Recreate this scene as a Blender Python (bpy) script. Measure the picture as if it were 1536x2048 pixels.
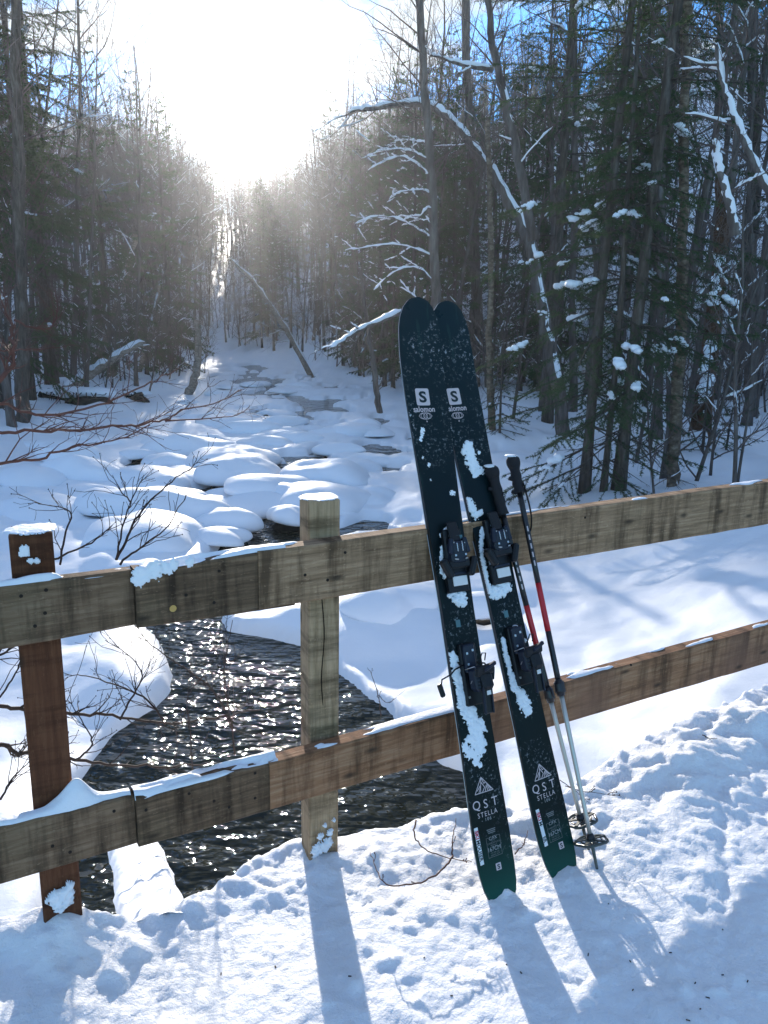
import bpy, math, random
import numpy as np
from mathutils import Matrix, Vector

sc = bpy.context.scene
for _o in list(bpy.data.objects):
    bpy.data.objects.remove(_o, do_unlink=True)
COL = sc.collection
rad = math.radians

# ------------------------------------------------------------------ camera
FPX, CX, CY, CAMH = 1540.0, 768.0, 1024.0, 1.42
_p, _r = rad(12.76), rad(1.1)
F = np.array([0, math.cos(_p), -math.sin(_p)])
_R0 = np.array([1.0, 0, 0]); _U0 = np.cross(_R0, F)
R = math.cos(_r) * _R0 + math.sin(_r) * _U0
U = np.cross(R, F)
cd = bpy.data.cameras.new('camera'); cam = bpy.data.objects.new('camera', cd); COL.objects.link(cam)
cd.sensor_fit = 'VERTICAL'; cd.sensor_height = 24.0; cd.lens = 24.0 * FPX / 2048.0
cd.clip_start = 0.02; cd.clip_end = 3000
cam.matrix_world = Matrix(((R[0], U[0], -F[0], 0), (R[1], U[1], -F[1], 0), (R[2], U[2], -F[2], CAMH), (0, 0, 0, 1)))
sc.camera = cam

# ------------------------------------------------------------------ sky and sun
SUN_EL, SUN_AZ = rad(13.1), rad(-10.3)
SUN_DIR = Vector((math.sin(SUN_AZ) * math.cos(SUN_EL), math.cos(SUN_AZ) * math.cos(SUN_EL), math.sin(SUN_EL)))
world = bpy.data.worlds.new('World'); sc.world = world; world.use_nodes = True
nt = world.node_tree; nt.nodes.clear()
def _n(t, **k):
    n = nt.nodes.new(t)
    for a, b in k.items(): setattr(n, a, b)
    return n
wout = _n('ShaderNodeOutputWorld'); bg = _n('ShaderNodeBackground'); sky = _n('ShaderNodeTexSky')
sky.sky_type = 'NISHITA'; sky.sun_disc = False; sky.sun_elevation = SUN_EL; sky.sun_rotation = SUN_AZ
sky.air_density = 1.0; sky.dust_density = 0.0; sky.ozone_density = 2.0
bg.inputs['Strength'].default_value = 0.10
geo = _n('ShaderNodeTexCoord')
# thin broken cloud: white, brighter round the sun (it scatters sunlight forward)
mp = _n('ShaderNodeMapping'); mp.inputs['Scale'].default_value = (2.2, 2.2, 6.5); mp.inputs['Rotation'].default_value = (0.0, rad(-14), 0.0)
mp.inputs['Location'].default_value = (3.51, 3.58, 0.34)
nz = _n('ShaderNodeTexNoise'); nz.inputs['Scale'].default_value = 1.25; nz.inputs['Detail'].default_value = 7; nz.inputs['Roughness'].default_value = 0.56
cr = _n('ShaderNodeMapRange'); cr.inputs['From Min'].default_value = 0.47; cr.inputs['From Max'].default_value = 0.58; cr.interpolation_type = 'SMOOTHSTEP'
vd = _n('ShaderNodeVectorMath', operation='DOT_PRODUCT'); vd.inputs[1].default_value = SUN_DIR
aur = _n('ShaderNodeMapRange'); aur.inputs['From Min'].default_value = 0.925; aur.inputs['From Max'].default_value = 0.99; aur.interpolation_type = 'SMOOTHSTEP'
cmax = _n('ShaderNodeMath', operation='MAXIMUM')
pw = _n('ShaderNodeMath', operation='POWER'); pw.inputs[1].default_value = 260.0
cl = _n('ShaderNodeMath', operation='MAXIMUM'); cl.inputs[1].default_value = 0.0
bright = _n('ShaderNodeMath', operation='MULTIPLY_ADD'); bright.inputs[1].default_value = 22.0; bright.inputs[2].default_value = 3.2
ccol = _n('ShaderNodeMix', data_type='RGBA'); ccol.blend_type = 'MULTIPLY'; ccol.inputs[0].default_value = 1.0
ccol.inputs[6].default_value = (0.82, 0.98, 1.10, 1)
mx = _n('ShaderNodeMix', data_type='RGBA')
L = nt.links.new
L(geo.outputs['Generated'], mp.inputs['Vector']); L(mp.outputs[0], nz.inputs['Vector'])
L(geo.outputs['Generated'], vd.inputs[0]); L(vd.outputs['Value'], aur.inputs['Value']); L(vd.outputs['Value'], cl.inputs[0])
L(cl.outputs[0], pw.inputs[0]); L(pw.outputs[0], bright.inputs[0])
aadd = _n('ShaderNodeMath', operation='MULTIPLY_ADD'); aadd.inputs[1].default_value = 0.02
L(aur.outputs[0], aadd.inputs[0]); L(nz.outputs['Fac'], aadd.inputs[2]); L(aadd.outputs[0], cr.inputs['Value'])
aur2 = _n('ShaderNodeMapRange'); aur2.inputs['From Min'].default_value = 0.985; aur2.inputs['From Max'].default_value = 0.9985; aur2.interpolation_type = 'SMOOTHSTEP'
L(vd.outputs['Value'], aur2.inputs['Value']); L(cr.outputs[0], cmax.inputs[0]); L(aur2.outputs[0], cmax.inputs[1])
cmb = _n('ShaderNodeCombineColor'); L(bright.outputs[0], cmb.inputs[0]); L(bright.outputs[0], cmb.inputs[1]); L(bright.outputs[0], cmb.inputs[2])
L(cmb.outputs[0], ccol.inputs[7]); L(cmax.outputs[0], mx.inputs[0])
skt = _n('ShaderNodeMix', data_type='RGBA'); skt.blend_type = 'MULTIPLY'; skt.inputs[0].default_value = 1.0; skt.inputs[7].default_value = (0.34, 0.91, 1.48, 1)
L(sky.outputs[0], skt.inputs[6]); L(skt.outputs[2], mx.inputs[6]); L(ccol.outputs[2], mx.inputs[7])
L(mx.outputs[2], bg.inputs['Color']); L(bg.outputs[0], wout.inputs['Surface'])

sd = bpy.data.lights.new('sun', 'SUN'); sd.energy = 3.3; sd.angle = rad(0.53); sd.color = (1.0, 0.92, 0.82)
sun = bpy.data.objects.new('sun', sd); COL.objects.link(sun)
sun.rotation_euler = (-SUN_DIR).to_track_quat('-Z', 'Y').to_euler(); sun.location = (-20, 60, 40)

vs = sc.view_settings
vs.view_transform = 'Standard'; vs.look = 'None'; vs.gamma = 1.0; vs.use_curve_mapping = False; vs.exposure = 1.2
sc.render.engine = 'CYCLES'
cy = sc.cycles
cy.use_denoising = True; cy.max_bounces = 7; cy.diffuse_bounces = 3; cy.glossy_bounces = 3; cy.transmission_bounces = 4
cy.volume_bounces = 0; cy.transparent_max_bounces = 8; cy.caustics_reflective = False; cy.caustics_refractive = False
cy.sample_clamp_indirect = 4.0
try:
    cy.denoiser = 'OPENIMAGEDENOISE'; cy.denoising_input_passes = 'RGB_ALBEDO_NORMAL'
except Exception: pass

# ------------------------------------------------------------------ helpers
C0 = np.array([0, 0, CAMH])
def ray(px, py): return ((px - CX) / FPX) * R - ((py - CY) / FPX) * U + F
def on_z(px, py, z):
    d = ray(px, py); return C0 + d * ((z - CAMH) / d[2])
def at(px, py, y):
    d = ray(px, py); return C0 + d * (y / d[1])
def proj(P):
    d = np.asarray(P, float) - C0; z = d @ F
    return CX + FPX * (d @ R) / z, CY - FPX * (d @ U) / z, z

def _hash(ix, iy, seed):
    h = (ix.astype(np.int64) * 374761393 + iy.astype(np.int64) * 668265263 + seed * 1442695041) & 0x7fffffff
    h = ((h ^ (h >> 13)) * 1274126177) & 0x7fffffff
    h = (h ^ (h >> 16)) & 0xffff
    return h / 65535.0
def vnoise(x, y, seed=0):
    x = np.asarray(x, float); y = np.asarray(y, float)
    ix = np.floor(x); iy = np.floor(y); fx = x - ix; fy = y - iy
    fx = fx * fx * fx * (fx * (fx * 6 - 15) + 10); fy = fy * fy * fy * (fy * (fy * 6 - 15) + 10)
    a = _hash(ix, iy, seed); b = _hash(ix + 1, iy, seed); c = _hash(ix, iy + 1, seed); d = _hash(ix + 1, iy + 1, seed)
    return (a * (1 - fx) + b * fx) * (1 - fy) + (c * (1 - fx) + d * fx) * fy
def fbm(x, y, octv=4, seed=0, gain=0.5):
    s = 0; a = 1; t = 0
    for i in range(octv):
        s = s + a * vnoise(x * 2 ** i + 17.3 * i, y * 2 ** i - 9.1 * i, seed + i); t += a; a *= gain
    return s / t - 0.5
def sstep(a, b, x):
    t = np.clip((x - a) / (b - a), 0, 1); return t * t * (3 - 2 * t)

def raw_mesh(name, V, faces, smooth=True):
    V = np.asarray(V, np.float32)
    me = bpy.data.meshes.new(name)
    me.vertices.add(len(V)); me.vertices.foreach_set('co', V.ravel())
    idx = np.concatenate([np.asarray(f, np.int32).ravel() for f in faces])
    tot = np.concatenate([np.full(len(f), np.asarray(f).shape[1], np.int32) for f in faces])
    me.loops.add(len(idx)); me.loops.foreach_set('vertex_index', idx)
    me.polygons.add(len(tot)); me.polygons.foreach_set('loop_start', np.concatenate([[0], np.cumsum(tot)[:-1]]).astype(np.int32))
    me.polygons.foreach_set('use_smooth', np.full(len(tot), smooth))
    me.update(calc_edges=True)
    return me

class MB:
    """collects geometry and links it as one mesh object"""
    def __init__(s): s.v = []; s.f = {}; s.n = 0
    def add(s, V, Fs):
        V = np.asarray(V, float).reshape(-1, 3); s.v.append(V)
        Fs = np.asarray(Fs, int); s.f.setdefault(Fs.shape[1], []).append(Fs + s.n); s.n += len(V)
    def tube(s, P, rr, k=5, cap=True, flat=1.0):
        P = np.asarray(P, float); n = len(P); rr = np.broadcast_to(np.asarray(rr, float), (n,))
        T = np.gradient(P, axis=0); T /= np.linalg.norm(T, axis=1)[:, None] + 1e-9
        ref = np.array([0, 0, 1.0]) if abs(T[:, 2]).mean() < 0.8 else np.array([1.0, 0.13, 0])
        A = np.cross(T, ref); A /= np.linalg.norm(A, axis=1)[:, None] + 1e-9
        B = np.cross(A, T)
        an = np.arange(k) * 2 * math.pi / k
        V = P[:, None, :] + rr[:, None, None] * (np.cos(an)[None, :, None] * A[:, None, :] + flat * np.sin(an)[None, :, None] * B[:, None, :])
        i = np.arange(n - 1)[:, None] * k; j = np.arange(k)[None, :]; j2 = (j + 1) % k
        q = np.stack([i + j, i + j2, i + k + j2, i + k + j], -1).reshape(-1, 4)
        b = s.n; s.add(V, q)
        if cap:
            for e, r in ((0, range(k - 1, -1, -1)), (n - 1, range(k))):
                s.f.setdefault(k, []).append(np.array([[b + e * k + t for t in r]]))
    def box(s, c, h, M=None, bev=0.0):
        """box with chamfered edges; c centre, h half sizes, M 3x3 axes (columns)"""
        h = np.asarray(h, float); c = np.asarray(c, float)
        b = min(bev, h.min() * 0.6)
        pts = []
        for sx in (-1, 1):
            for sy in (-1, 1):
                for sz in (-1, 1):
                    g = np.array([sx, sy, sz])
                    for ax in range(3):
                        q = g * (h - b); q[ax] = g[ax] * h[ax]; pts.append(q)
        pts = np.array(pts)
        if M is not None: pts = pts @ np.asarray(M).T
        def id(sx, sy, sz, ax): return (((sx > 0) * 2 + (sy > 0)) * 2 + (sz > 0)) * 3 + ax
        quads = []; tris = []
        S = (-1, 1)
        for ax in range(3):
            o = [a for a in range(3) if a != ax]
            for g in S:
                ring = []
                for (p, q) in ((-1, -1), (1, -1), (1, 1), (-1, 1)):
                    t = [0, 0, 0]; t[ax] = g; t[o[0]] = p; t[o[1]] = q; ring.append(id(*t, ax))
                flip = (g < 0) ^ (ax == 1)
                quads.append(ring[::-1] if flip else ring)
        for ax in range(3):            # edges along ax
            o = [a for a in range(3) if a != ax]
            for p in S:
                for q in S:
                    t1 = [0, 0, 0]; t1[ax] = -1; t1[o[0]] = p; t1[o[1]] = q; t2 = list(t1); t2[ax] = 1
                    r = [id(*t1, o[0]), id(*t2, o[0]), id(*t2, o[1]), id(*t1, o[1])]
                    quads.append(r)
        for sx in S:
            for sy in S:
                for sz in S: tris.append([id(sx, sy, sz, a) for a in range(3)])
        b0 = s.n; s.add(pts + c, quads); s.f.setdefault(3, []).append(np.array(tris) + b0)
    def blob(s, c, rx, ry, rz, seed=0, amp=0.25, nu=10, nv=6):
        rs = np.random.RandomState(seed)
        u = np.arange(nu) * 2 * math.pi / nu; v = np.linspace(-math.pi / 2, math.pi / 2, nv + 2)[1:-1]
        uu, vv = np.meshgrid(u, v)
        w = 1 + amp * (np.sin(2 * uu + rs.rand() * 6) * 0.5 + np.sin(3 * uu + 2 * vv + rs.rand() * 6) * 0.4 + 0.35 * (rs.rand(*uu.shape) - 0.5))
        V = np.stack([rx * w * np.cos(vv) * np.cos(uu), ry * w * np.cos(vv) * np.sin(uu), rz * w * np.sin(vv)], -1).reshape(-1, 3)
        V = np.vstack([V, [[0, 0, -rz], [0, 0, rz]]]) + np.asarray(c, float)
        i = np.arange(nv - 1)[:, None] * nu; j = np.arange(nu)[None, :]; j2 = (j + 1) % nu
        q = np.stack([i + j, i + j2, i + nu + j2, i + nu + j], -1).reshape(-1, 4)
        b0 = s.n; s.add(V, q); jj = np.arange(nu); j2 = (jj + 1) % nu; e = (nv - 1) * nu
        t = np.vstack([np.stack([np.full(nu, nu * nv), j2, jj], -1), np.stack([np.full(nu, nu * nv + 1), e + jj, e + j2], -1)])
        s.f.setdefault(3, []).append(t + b0)
    def mesh(s, name, origin=(0, 0, 0), smooth=True):
        V = np.vstack(s.v) - np.asarray(origin, float)
        return raw_mesh(name, V, [np.vstack(f) for f in s.f.values()], smooth)
    def build(s, name, mat, parent=None, origin=(0, 0, 0), smooth=True):
        if not s.v: return None
        return link(name, s.mesh(name, origin, smooth), mat, parent)

def link(name, me, mat, parent=None):
    if mat is not None and not len(me.materials): me.materials.append(mat)
    o = bpy.data.objects.new(name, me); COL.objects.link(o)
    if parent is not None: o.parent = parent
    return o
def tag(o, label=None, cat=None, group=None, kind=None):
    if label: o['label'] = label
    if cat: o['category'] = cat
    if group: o['group'] = group
    if kind: o['kind'] = kind
    return o
def thing(name, label, cat, loc=(0, 0, 0), group=None):
    o = bpy.data.objects.new(name, None); COL.objects.link(o); o.location = tuple(loc); o.empty_display_size = 0.05
    return tag(o, label, cat, group)
KIDS = {}
def copy_tree(o, parent=None):
    c = o.copy(); COL.objects.link(c)
    if parent is not None: c.parent = parent
    for ch in KIDS.setdefault(o.name, list(o.children)): copy_tree(ch, c)
    return c

# ------------------------------------------------------------------ materials
def mat(name, col, rough=0.7, spec=0.3, metal=0.0):
    m = bpy.data.materials.new(name); m.use_nodes = True
    b = m.node_tree.nodes['Principled BSDF']
    b.inputs['Base Color'].default_value = (*col, 1); b.inputs['Roughness'].default_value = rough
    b.inputs['Specular IOR Level'].default_value = spec; b.inputs['Metallic'].default_value = metal
    return m, m.node_tree, b
def node(t, typ, **k):
    n = t.nodes.new(typ)
    for a, b in k.items(): setattr(n, a, b)
    return n
def noise(t, scale, detail=4, rough=0.55, vec=None, stretch=None, coord='Object'):
    tc = node(t, 'ShaderNodeTexCoord'); src = vec if vec is not None else tc.outputs[coord]
    if stretch is not None:
        m = node(t, 'ShaderNodeMapping'); m.inputs['Scale'].default_value = stretch; t.links.new(src, m.inputs['Vector']); src = m.outputs[0]
    n = node(t, 'ShaderNodeTexNoise'); n.inputs['Scale'].default_value = scale; n.inputs['Detail'].default_value = detail; n.inputs['Roughness'].default_value = rough
    t.links.new(src, n.inputs['Vector']); return n.outputs['Fac']
def ramp(t, fac, stops):
    r = node(t, 'ShaderNodeValToRGB'); e = r.color_ramp.elements
    while len(e) < len(stops): e.new(0.5)
    for i, (p, c) in enumerate(stops): e[i].position = p; e[i].color = (*c, 1)
    t.links.new(fac, r.inputs[0]); return r.outputs[0]
def mixc(t, fac, a, b, mode='MIX'):
    m = node(t, 'ShaderNodeMix', data_type='RGBA'); m.blend_type = mode
    for s, v in ((0, fac), (6, a), (7, b)):
        if isinstance(v, (int, float)): m.inputs[s].default_value = v
        elif isinstance(v, tuple): m.inputs[s].default_value = (*v, 1)
        else: t.links.new(v, m.inputs[s])
    return m.outputs[2]
def bump(t, b, h, strength=0.5, dist=0.02, prev=None):
    n = node(t, 'ShaderNodeBump'); n.inputs['Strength'].default_value = strength; n.inputs['Distance'].default_value = dist
    t.links.new(h, n.inputs['Height'])
    if prev is not None: t.links.new(prev, n.inputs['Normal'])
    t.links.new(n.outputs[0], b.inputs['Normal']); return n.outputs[0]
def maprange(t, v, a, b, c=0.0, d=1.0):
    n = node(t, 'ShaderNodeMapRange'); n.inputs[1].default_value = a; n.inputs[2].default_value = b; n.inputs[3].default_value = c; n.inputs[4].default_value = d
    t.links.new(v, n.inputs[0]); return n.outputs[0]

M = {}
def snow_mat(name, fine, dist, soft=False, sss=0.0):
    m, t, b = mat(name, (0.86, 0.88, 0.91), 0.55, 0.35)
    n1 = noise(t, fine, 6, 0.65); p = bump(t, b, n1, 0.8 if not soft else 0.25, dist)
    n2 = noise(t, fine * 5, 3, 0.6); bump(t, b, n2, 0.35 if not soft else 0.12, dist * 0.4, p)
    n3 = noise(t, 1.3, 3)
    if sss: b.inputs['Subsurface Weight'].default_value = sss; b.inputs['Subsurface Radius'].default_value = (1.0, 1.05, 1.15); b.inputs['Subsurface Scale'].default_value = 0.02
    t.links.new(ramp(t, n3, [(0.3, (0.84, 0.865, 0.90)), (0.7, (0.89, 0.90, 0.92))]), b.inputs['Base Color'])
    return m
M['snow_deck'] = snow_mat('trampled snow', 55, 0.012, False, 0.5)
M['snow'] = snow_mat('soft snow', 9, 0.02, True)
M['snow_small'] = snow_mat('clinging snow', 60, 0.004)

def wood_mat(name, dark, mid, light, axis, extra=None, green=0.25, seed=0.0, k=0.74):
    dark, mid, light = [(q_[0] * k * 1.30, q_[1] * k * .98, q_[2] * k * .76) for q_ in (dark, mid, light)]
    m, t, b = mat(name, mid, 0.85, 0.2)
    tc = node(t, 'ShaderNodeTexCoord'); mp = node(t, 'ShaderNodeMapping'); mp.inputs['Location'].default_value = (seed, seed * 1.7, seed * 0.3)
    t.links.new(tc.outputs['Object'], mp.inputs[0]); v = mp.outputs[0]
    st = [26, 26, 26]; st[axis] = 1.6
    g = noise(t, 3.0, 8, 0.68, v, st)
    g2 = noise(t, 9.0, 4, 0.7, v, st)
    big = noise(t, 4.5, 4, 0.6, v)
    col = ramp(t, g, [(0.28, dark), (0.5, mid), (0.74, light)])
    # dark weather stains running down across the grain
    st2 = [2.0, 2.0, 2.0]; st2[axis] = 16.0
    sn = noise(t, 1.2, 5, 0.65, v, st2)
    col = mixc(t, maprange(t, sn, 0.46, 0.66, 0, 0.8), col, tuple(c * 0.4 for c in dark))
    col = mixc(t, maprange(t, big, 0.5, 0.7, 0, green), col, (0.07, 0.085, 0.045))
    # pale abraded flecks
    fl = noise(t, 60, 4, 0.7, v, [2.5 if a != axis else 1.0 for a in range(3)])
    col = mixc(t, maprange(t, fl, 0.60, 0.70, 0, 0.55), col, light)
    if extra:
        en = noise(t, 2.2, 3, 0.5, v)
        col = mixc(t, maprange(t, en, 0.42, 0.6, 0, 0.7), col, extra)
    # knots
    vo = node(t, 'ShaderNodeTexVoronoi'); vo.inputs['Scale'].default_value = 1.0
    mk = node(t, 'ShaderNodeMapping'); s3 = [14, 14, 14]; s3[axis] = 5.5; mk.inputs['Scale'].default_value = s3
    t.links.new(v, mk.inputs[0]); t.links.new(mk.outputs[0], vo.inputs['Vector'])
    col = mixc(t, maprange(t, vo.outputs['Distance'], 0.17, 0.05, 0, 0.8), col, (0.035, 0.024, 0.016))
    t.links.new(col, b.inputs['Base Color'])
    p = bump(t, b, g, 0.5, 0.006); bump(t, b, g2, 0.5, 0.003, p)
    return m
M['rail_grey'] = wood_mat('weathered grey rail', (0.12, 0.095, 0.07), (0.25, 0.205, 0.155), (0.43, 0.38, 0.31), 0, None, 0.2, 0.0, 0.6)
M['rail_dark'] = wood_mat('dark weathered rail', (0.075, 0.06, 0.045), (0.17, 0.14, 0.105), (0.34, 0.29, 0.225), 0, None, 0.2, 3.1, 0.66)
M['rail_tan'] = wood_mat('tan weathered rail', (0.125, 0.098, 0.07), (0.28, 0.23, 0.17), (0.48, 0.42, 0.33), 0, None, 0.1, 7.7, 0.86)
M['rail_red'] = wood_mat('reddish weathered rail', (0.14, 0.09, 0.06), (0.31, 0.21, 0.14), (0.46, 0.38, 0.29), 0, (0.19, 0.105, 0.07), 0.1, 5.2)
M['post_grey'] = wood_mat('pale post timber', (0.19, 0.16, 0.11), (0.40, 0.36, 0.27), (0.55, 0.50, 0.40), 2, None, 0.25, 1.3, 0.8)
M['post_brown'] = wood_mat('stained brown post timber', (0.11, 0.055, 0.035), (0.17, 0.085, 0.052), (0.24, 0.14, 0.09), 2, None, 0.0, 2.4, 0.6)

def bark_mat(name, a, b_, c, scale=9, vert=0.18):
    m, t, b = mat(name, a, 0.9, 0.1)
    n = noise(t, scale, 6, 0.65, None, (1, 1, vert)); t.links.new(ramp(t, n, [(0.3, a), (0.5, b_), (0.72, c)]), b.inputs['Base Color'])
    bump(t, b, n, 0.8, 0.03); return m
M['bark'] = bark_mat('grey brown bark', (0.065, 0.053, 0.045), (0.125, 0.105, 0.092), (0.21, 0.19, 0.17))
M['bark_spruce'] = bark_mat('spruce bark', (0.045, 0.037, 0.03), (0.09, 0.075, 0.062), (0.17, 0.155, 0.135), 14)
M['bark_birch'] = bark_mat('birch bark', (0.10, 0.075, 0.055), (0.26, 0.21, 0.17), (0.45, 0.40, 0.34), 7, 2.4)
M['bark_yellow'] = bark_mat('mottled young bark', (0.05, 0.04, 0.03), (0.16, 0.12, 0.085), (0.33, 0.27, 0.20), 9, 1.6)
M['bark_rot'] = bark_mat('rotten brown wood', (0.03, 0.017, 0.01), (0.09, 0.05, 0.03), (0.18, 0.11, 0.07), 12, 0.25)
M['twig'] = mat('fine grey twigs', (0.13, 0.102, 0.09), 0.85, 0.15)[0]
M['twig_red'] = mat('red brown twigs', (0.105, 0.045, 0.034), 0.7, 0.3)[0]
M['twig_dark'] = mat('dark alder twigs', (0.038, 0.026, 0.021), 0.75, 0.25)[0]
def needle_mat(name, c1, c2):
    m, t, b = mat(name, c1, 0.6, 0.25)
    n = noise(t, 1.6, 3); t.links.new(ramp(t, n, [(0.35, c1), (0.65, c2)]), b.inputs['Base Color'])
    tr = node(t, 'ShaderNodeBsdfTranslucent'); tr.inputs[0].default_value = (c2[0] * 1.6, c2[1] * 1.6, c2[2], 1)
    ms = node(t, 'ShaderNodeMixShader'); ms.inputs[0].default_value = 0.25
    t.links.new(b.outputs[0], ms.inputs[1]); t.links.new(tr.outputs[0], ms.inputs[2])
    t.links.new(ms.outputs[0], t.nodes['Material Output'].inputs['Surface']); return m
M['needle'] = needle_mat('spruce needles', (0.024, 0.050, 0.026), (0.060, 0.098, 0.040))
M['rock'] = bark_mat('wet dark rock', (0.012, 0.012, 0.012), (0.03, 0.028, 0.025), (0.07, 0.065, 0.055), 3, 1)

def water_mat():
    m, t, b = mat('creek water', (0.020, 0.021, 0.013), 0.03, 0.5)
    b.inputs['IOR'].default_value = 1.33
    n1 = noise(t, 3.6, 2.0, 0.5, None, (0.75, 1.15, 1)); n2 = noise(t, 12, 1.5, 0.5, None, (0.8, 1.25, 1))
    p = bump(t, b, n1, 1.0, 0.10); bump(t, b, n2, 1.0, 0.028, p); return m
M['water'] = water_mat()

# ------------------------------------------------------------------ terrain shape
def zw(y): return -1.45 + 0.016 * np.maximum(0, np.asarray(y, float) - 8)
def on_water(px, py, dz=0.0):
    z = -1.45 + dz
    for _ in range(12):
        P = on_z(px, py, z); z = float(zw(P[1])) + dz
        if P[1] > 200 or P[1] < 0: break
    return P
def plan(pts): return np.array([on_water(*p)[:2] for p in pts])
POOLS = [
    [(300, 1245), (410, 1160), (470, 1085), (500, 1050), (490, 1012), (570, 1015), (600, 1045), (645, 1085), (560, 1160), (420, 1240), (440, 1268), (560, 1290), (620, 1302),
     (690, 1385), (765, 1440), (820, 1500), (850, 1545), (940, 1575), (960, 1640), (700, 1760), (560, 1900), (120, 1900), (165, 1660), (190, 1570), (250, 1480), (335, 1420), (378, 1350), (350, 1290)],
    [(385, 984), (440, 976), (492, 984), (480, 1001), (410, 1000)],
    [(560, 916), (612, 914), (642, 930), (590, 938)],
    [(575, 800), (640, 806), (700, 826), (690, 834), (610, 820)],
    [(462, 762), (520, 754), (570, 764), (540, 774), (480, 772)],
    [(252, 930), (285, 920), (306, 926), (280, 937)],
    [(460, 938), (478, 934), (486, 939), (470, 944)],
    [(440, 866), (478, 858), (484, 862), (455, 868)],
    [(470, 735), (510, 730), (540, 738), (500, 742)],
]
POOLS = [plan(p) for p in POOLS]
def sdf_poly(x, y, P):
    """negative inside"""
    x = np.asarray(x, float); y = np.asarray(y, float)
    d = np.full(x.shape, 1e9); ins = np.zeros(x.shape, bool); n = len(P)
    for i in range(n):
        a = P[i]; b = P[(i + 1) % n]; e = b - a
        t = np.clip(((x - a[0]) * e[0] + (y - a[1]) * e[1]) / (e @ e + 1e-12), 0, 1)
        d = np.minimum(d, np.hypot(x - a[0] - t * e[0], y - a[1] - t * e[1]))
        c = ((a[1] > y) != (b[1] > y)) & (x < (b[0] - a[0]) * (y - a[1]) / (b[1] - a[1] + 1e-12) + a[0]); ins ^= c
    return np.where(ins, -d, d)
XR = (np.array([0, 4.5, 8, 12, 20, 30, 45, 60, 90, 220]), np.array([0.9, 1.0, 1.9, 1.9, 1.0, 0.6, -3.5, -8, -13, -34]))
XL = (np.array([0, 5, 9, 18, 25, 45, 60, 90, 220]), np.array([-4.5, -5, -6.2, -8.3, -8.6, -10.0, -13.5, -20, -42]))
def xr(y): return np.interp(y, *XR)
def xl(y): return np.interp(y, *XL)
def terrain(x, y, detail=True):
    x = np.asarray(x, float); y = np.asarray(y, float)
    z = zw(y) + 0.16
    sr = x - xr(y) + 0.5 * fbm(x * 0.3, y * 0.3, 2, 5); sl = xl(y) - x + 0.8 * fbm(x * 0.3, y * 0.3, 2, 9)
    near = sstep(14, 4, y)
    z = z + (0.70 + 0.1 * near) * sstep(0, 2.6, sr) + 0.075 * np.maximum(0, sr - 2) + 0.36 * np.maximum(0, sr - 4.6) * sstep(6, 16, y)
    z = z + 0.75 * sstep(-0.3, 1.6, sl) + 0.16 * np.maximum(0, sl - 2) + 0.18 * np.maximum(0, sl - 12)
    z = z + 0.17 * np.maximum(0, y - 48) * sstep(48, 80, y)
    z = np.minimum(z, 46 + 0.05 * y)
    bed = sstep(0.8, -0.8, np.maximum(sr, sl))
    z = z + 0.34 * fbm(x * 0.8, y * 0.8, 3, 21) * (0.35 + 0.65 * bed) + 0.6 * fbm(x * 0.13, y * 0.13, 3, 31) * sstep(8, 20, y) * (1 - bed)
    if detail: z = z + 0.05 * fbm(x * 3.1, y * 3.1, 3, 41)
    dmin = np.full(x.shape, 1e9)
    for P in POOLS: dmin = np.minimum(dmin, sdf_poly(x, y, P))
    xc = np.interp(y, [8, 12, 19, 30, 45, 60], [-1.6, -1.9, -2.0, -2.4, -7.5, -11])
    gap = (fbm(x * 0.75, y * 0.5, 3, 91) + 0.105) * 2.2 + 0.16 * np.maximum(0, np.abs(x - xc) - 0.5) + 3 * sstep(10.5, 9, y) + 3 * sstep(50, 60, y)
    dmin = np.minimum(dmin, gap)
    dmin = dmin + 0.22 * fbm(x * 1.9, y * 1.9, 3, 77) * np.clip(y / 12, 0.6, 2)
    k = sstep(-0.02, 0.16, dmin)
    top = np.maximum(z, zw(y) + 0.05)
    shelf = zw(y) + 0.07 + np.minimum(0.30 * np.maximum(dmin, 0) ** 0.8, 2.0)
    return np.where(dmin < 3, zw(y) - 0.35 + k * (np.minimum(top, shelf) - zw(y) + 0.35), top)
def tz(x, y): return float(terrain(np.array([x]), np.array([y]))[0])
def on_ground(px, py):
    d = ray(px, py); lo = None
    ts = np.geomspace(1.8, 190, 420) / d[1]
    P = C0 + d[None, :] * ts[:, None]
    h = terrain(P[:, 0], P[:, 1], False)
    i = np.argmax(P[:, 2] < h)
    return P[i] if P[i, 2] < h[i] else P[-1]

def axis(lo, hi, fine_lo, fine_hi, step, grow):
    a = list(np.arange(fine_lo, fine_hi, step)); s = step
    while a[-1] < hi: s *= grow; a.append(a[-1] + s)
    s = step; b = [fine_lo]
    while b[-1] > lo: s *= grow; b.append(b[-1] - s)
    return np.array(b[::-1][:-1] + a)
def sheet(xs, ys, zf):
    X, Y = np.meshgrid(xs, ys); Z = zf(X, Y); n, m = X.shape
    i = np.arange(n - 1)[:, None] * m; j = np.arange(m - 1)[None, :]
    q = np.stack([i + j, i + j + 1, i + m + j + 1, i + m + j], -1).reshape(-1, 4)
    return np.stack([X, Y, Z], -1).reshape(-1, 3), q
V, q = sheet(axis(-150, 150, -5.2, 3.0, 0.055, 1.035), axis(2.0, 230, 2.6, 9.0, 0.06, 1.022), terrain)
g = link('snowy_ground', raw_mesh('snowy_ground', V, [q]), M['snow']); tag(g, 'blue shaded snow covering the creek banks and wooded hillside', 'snow', kind='structure')

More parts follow.
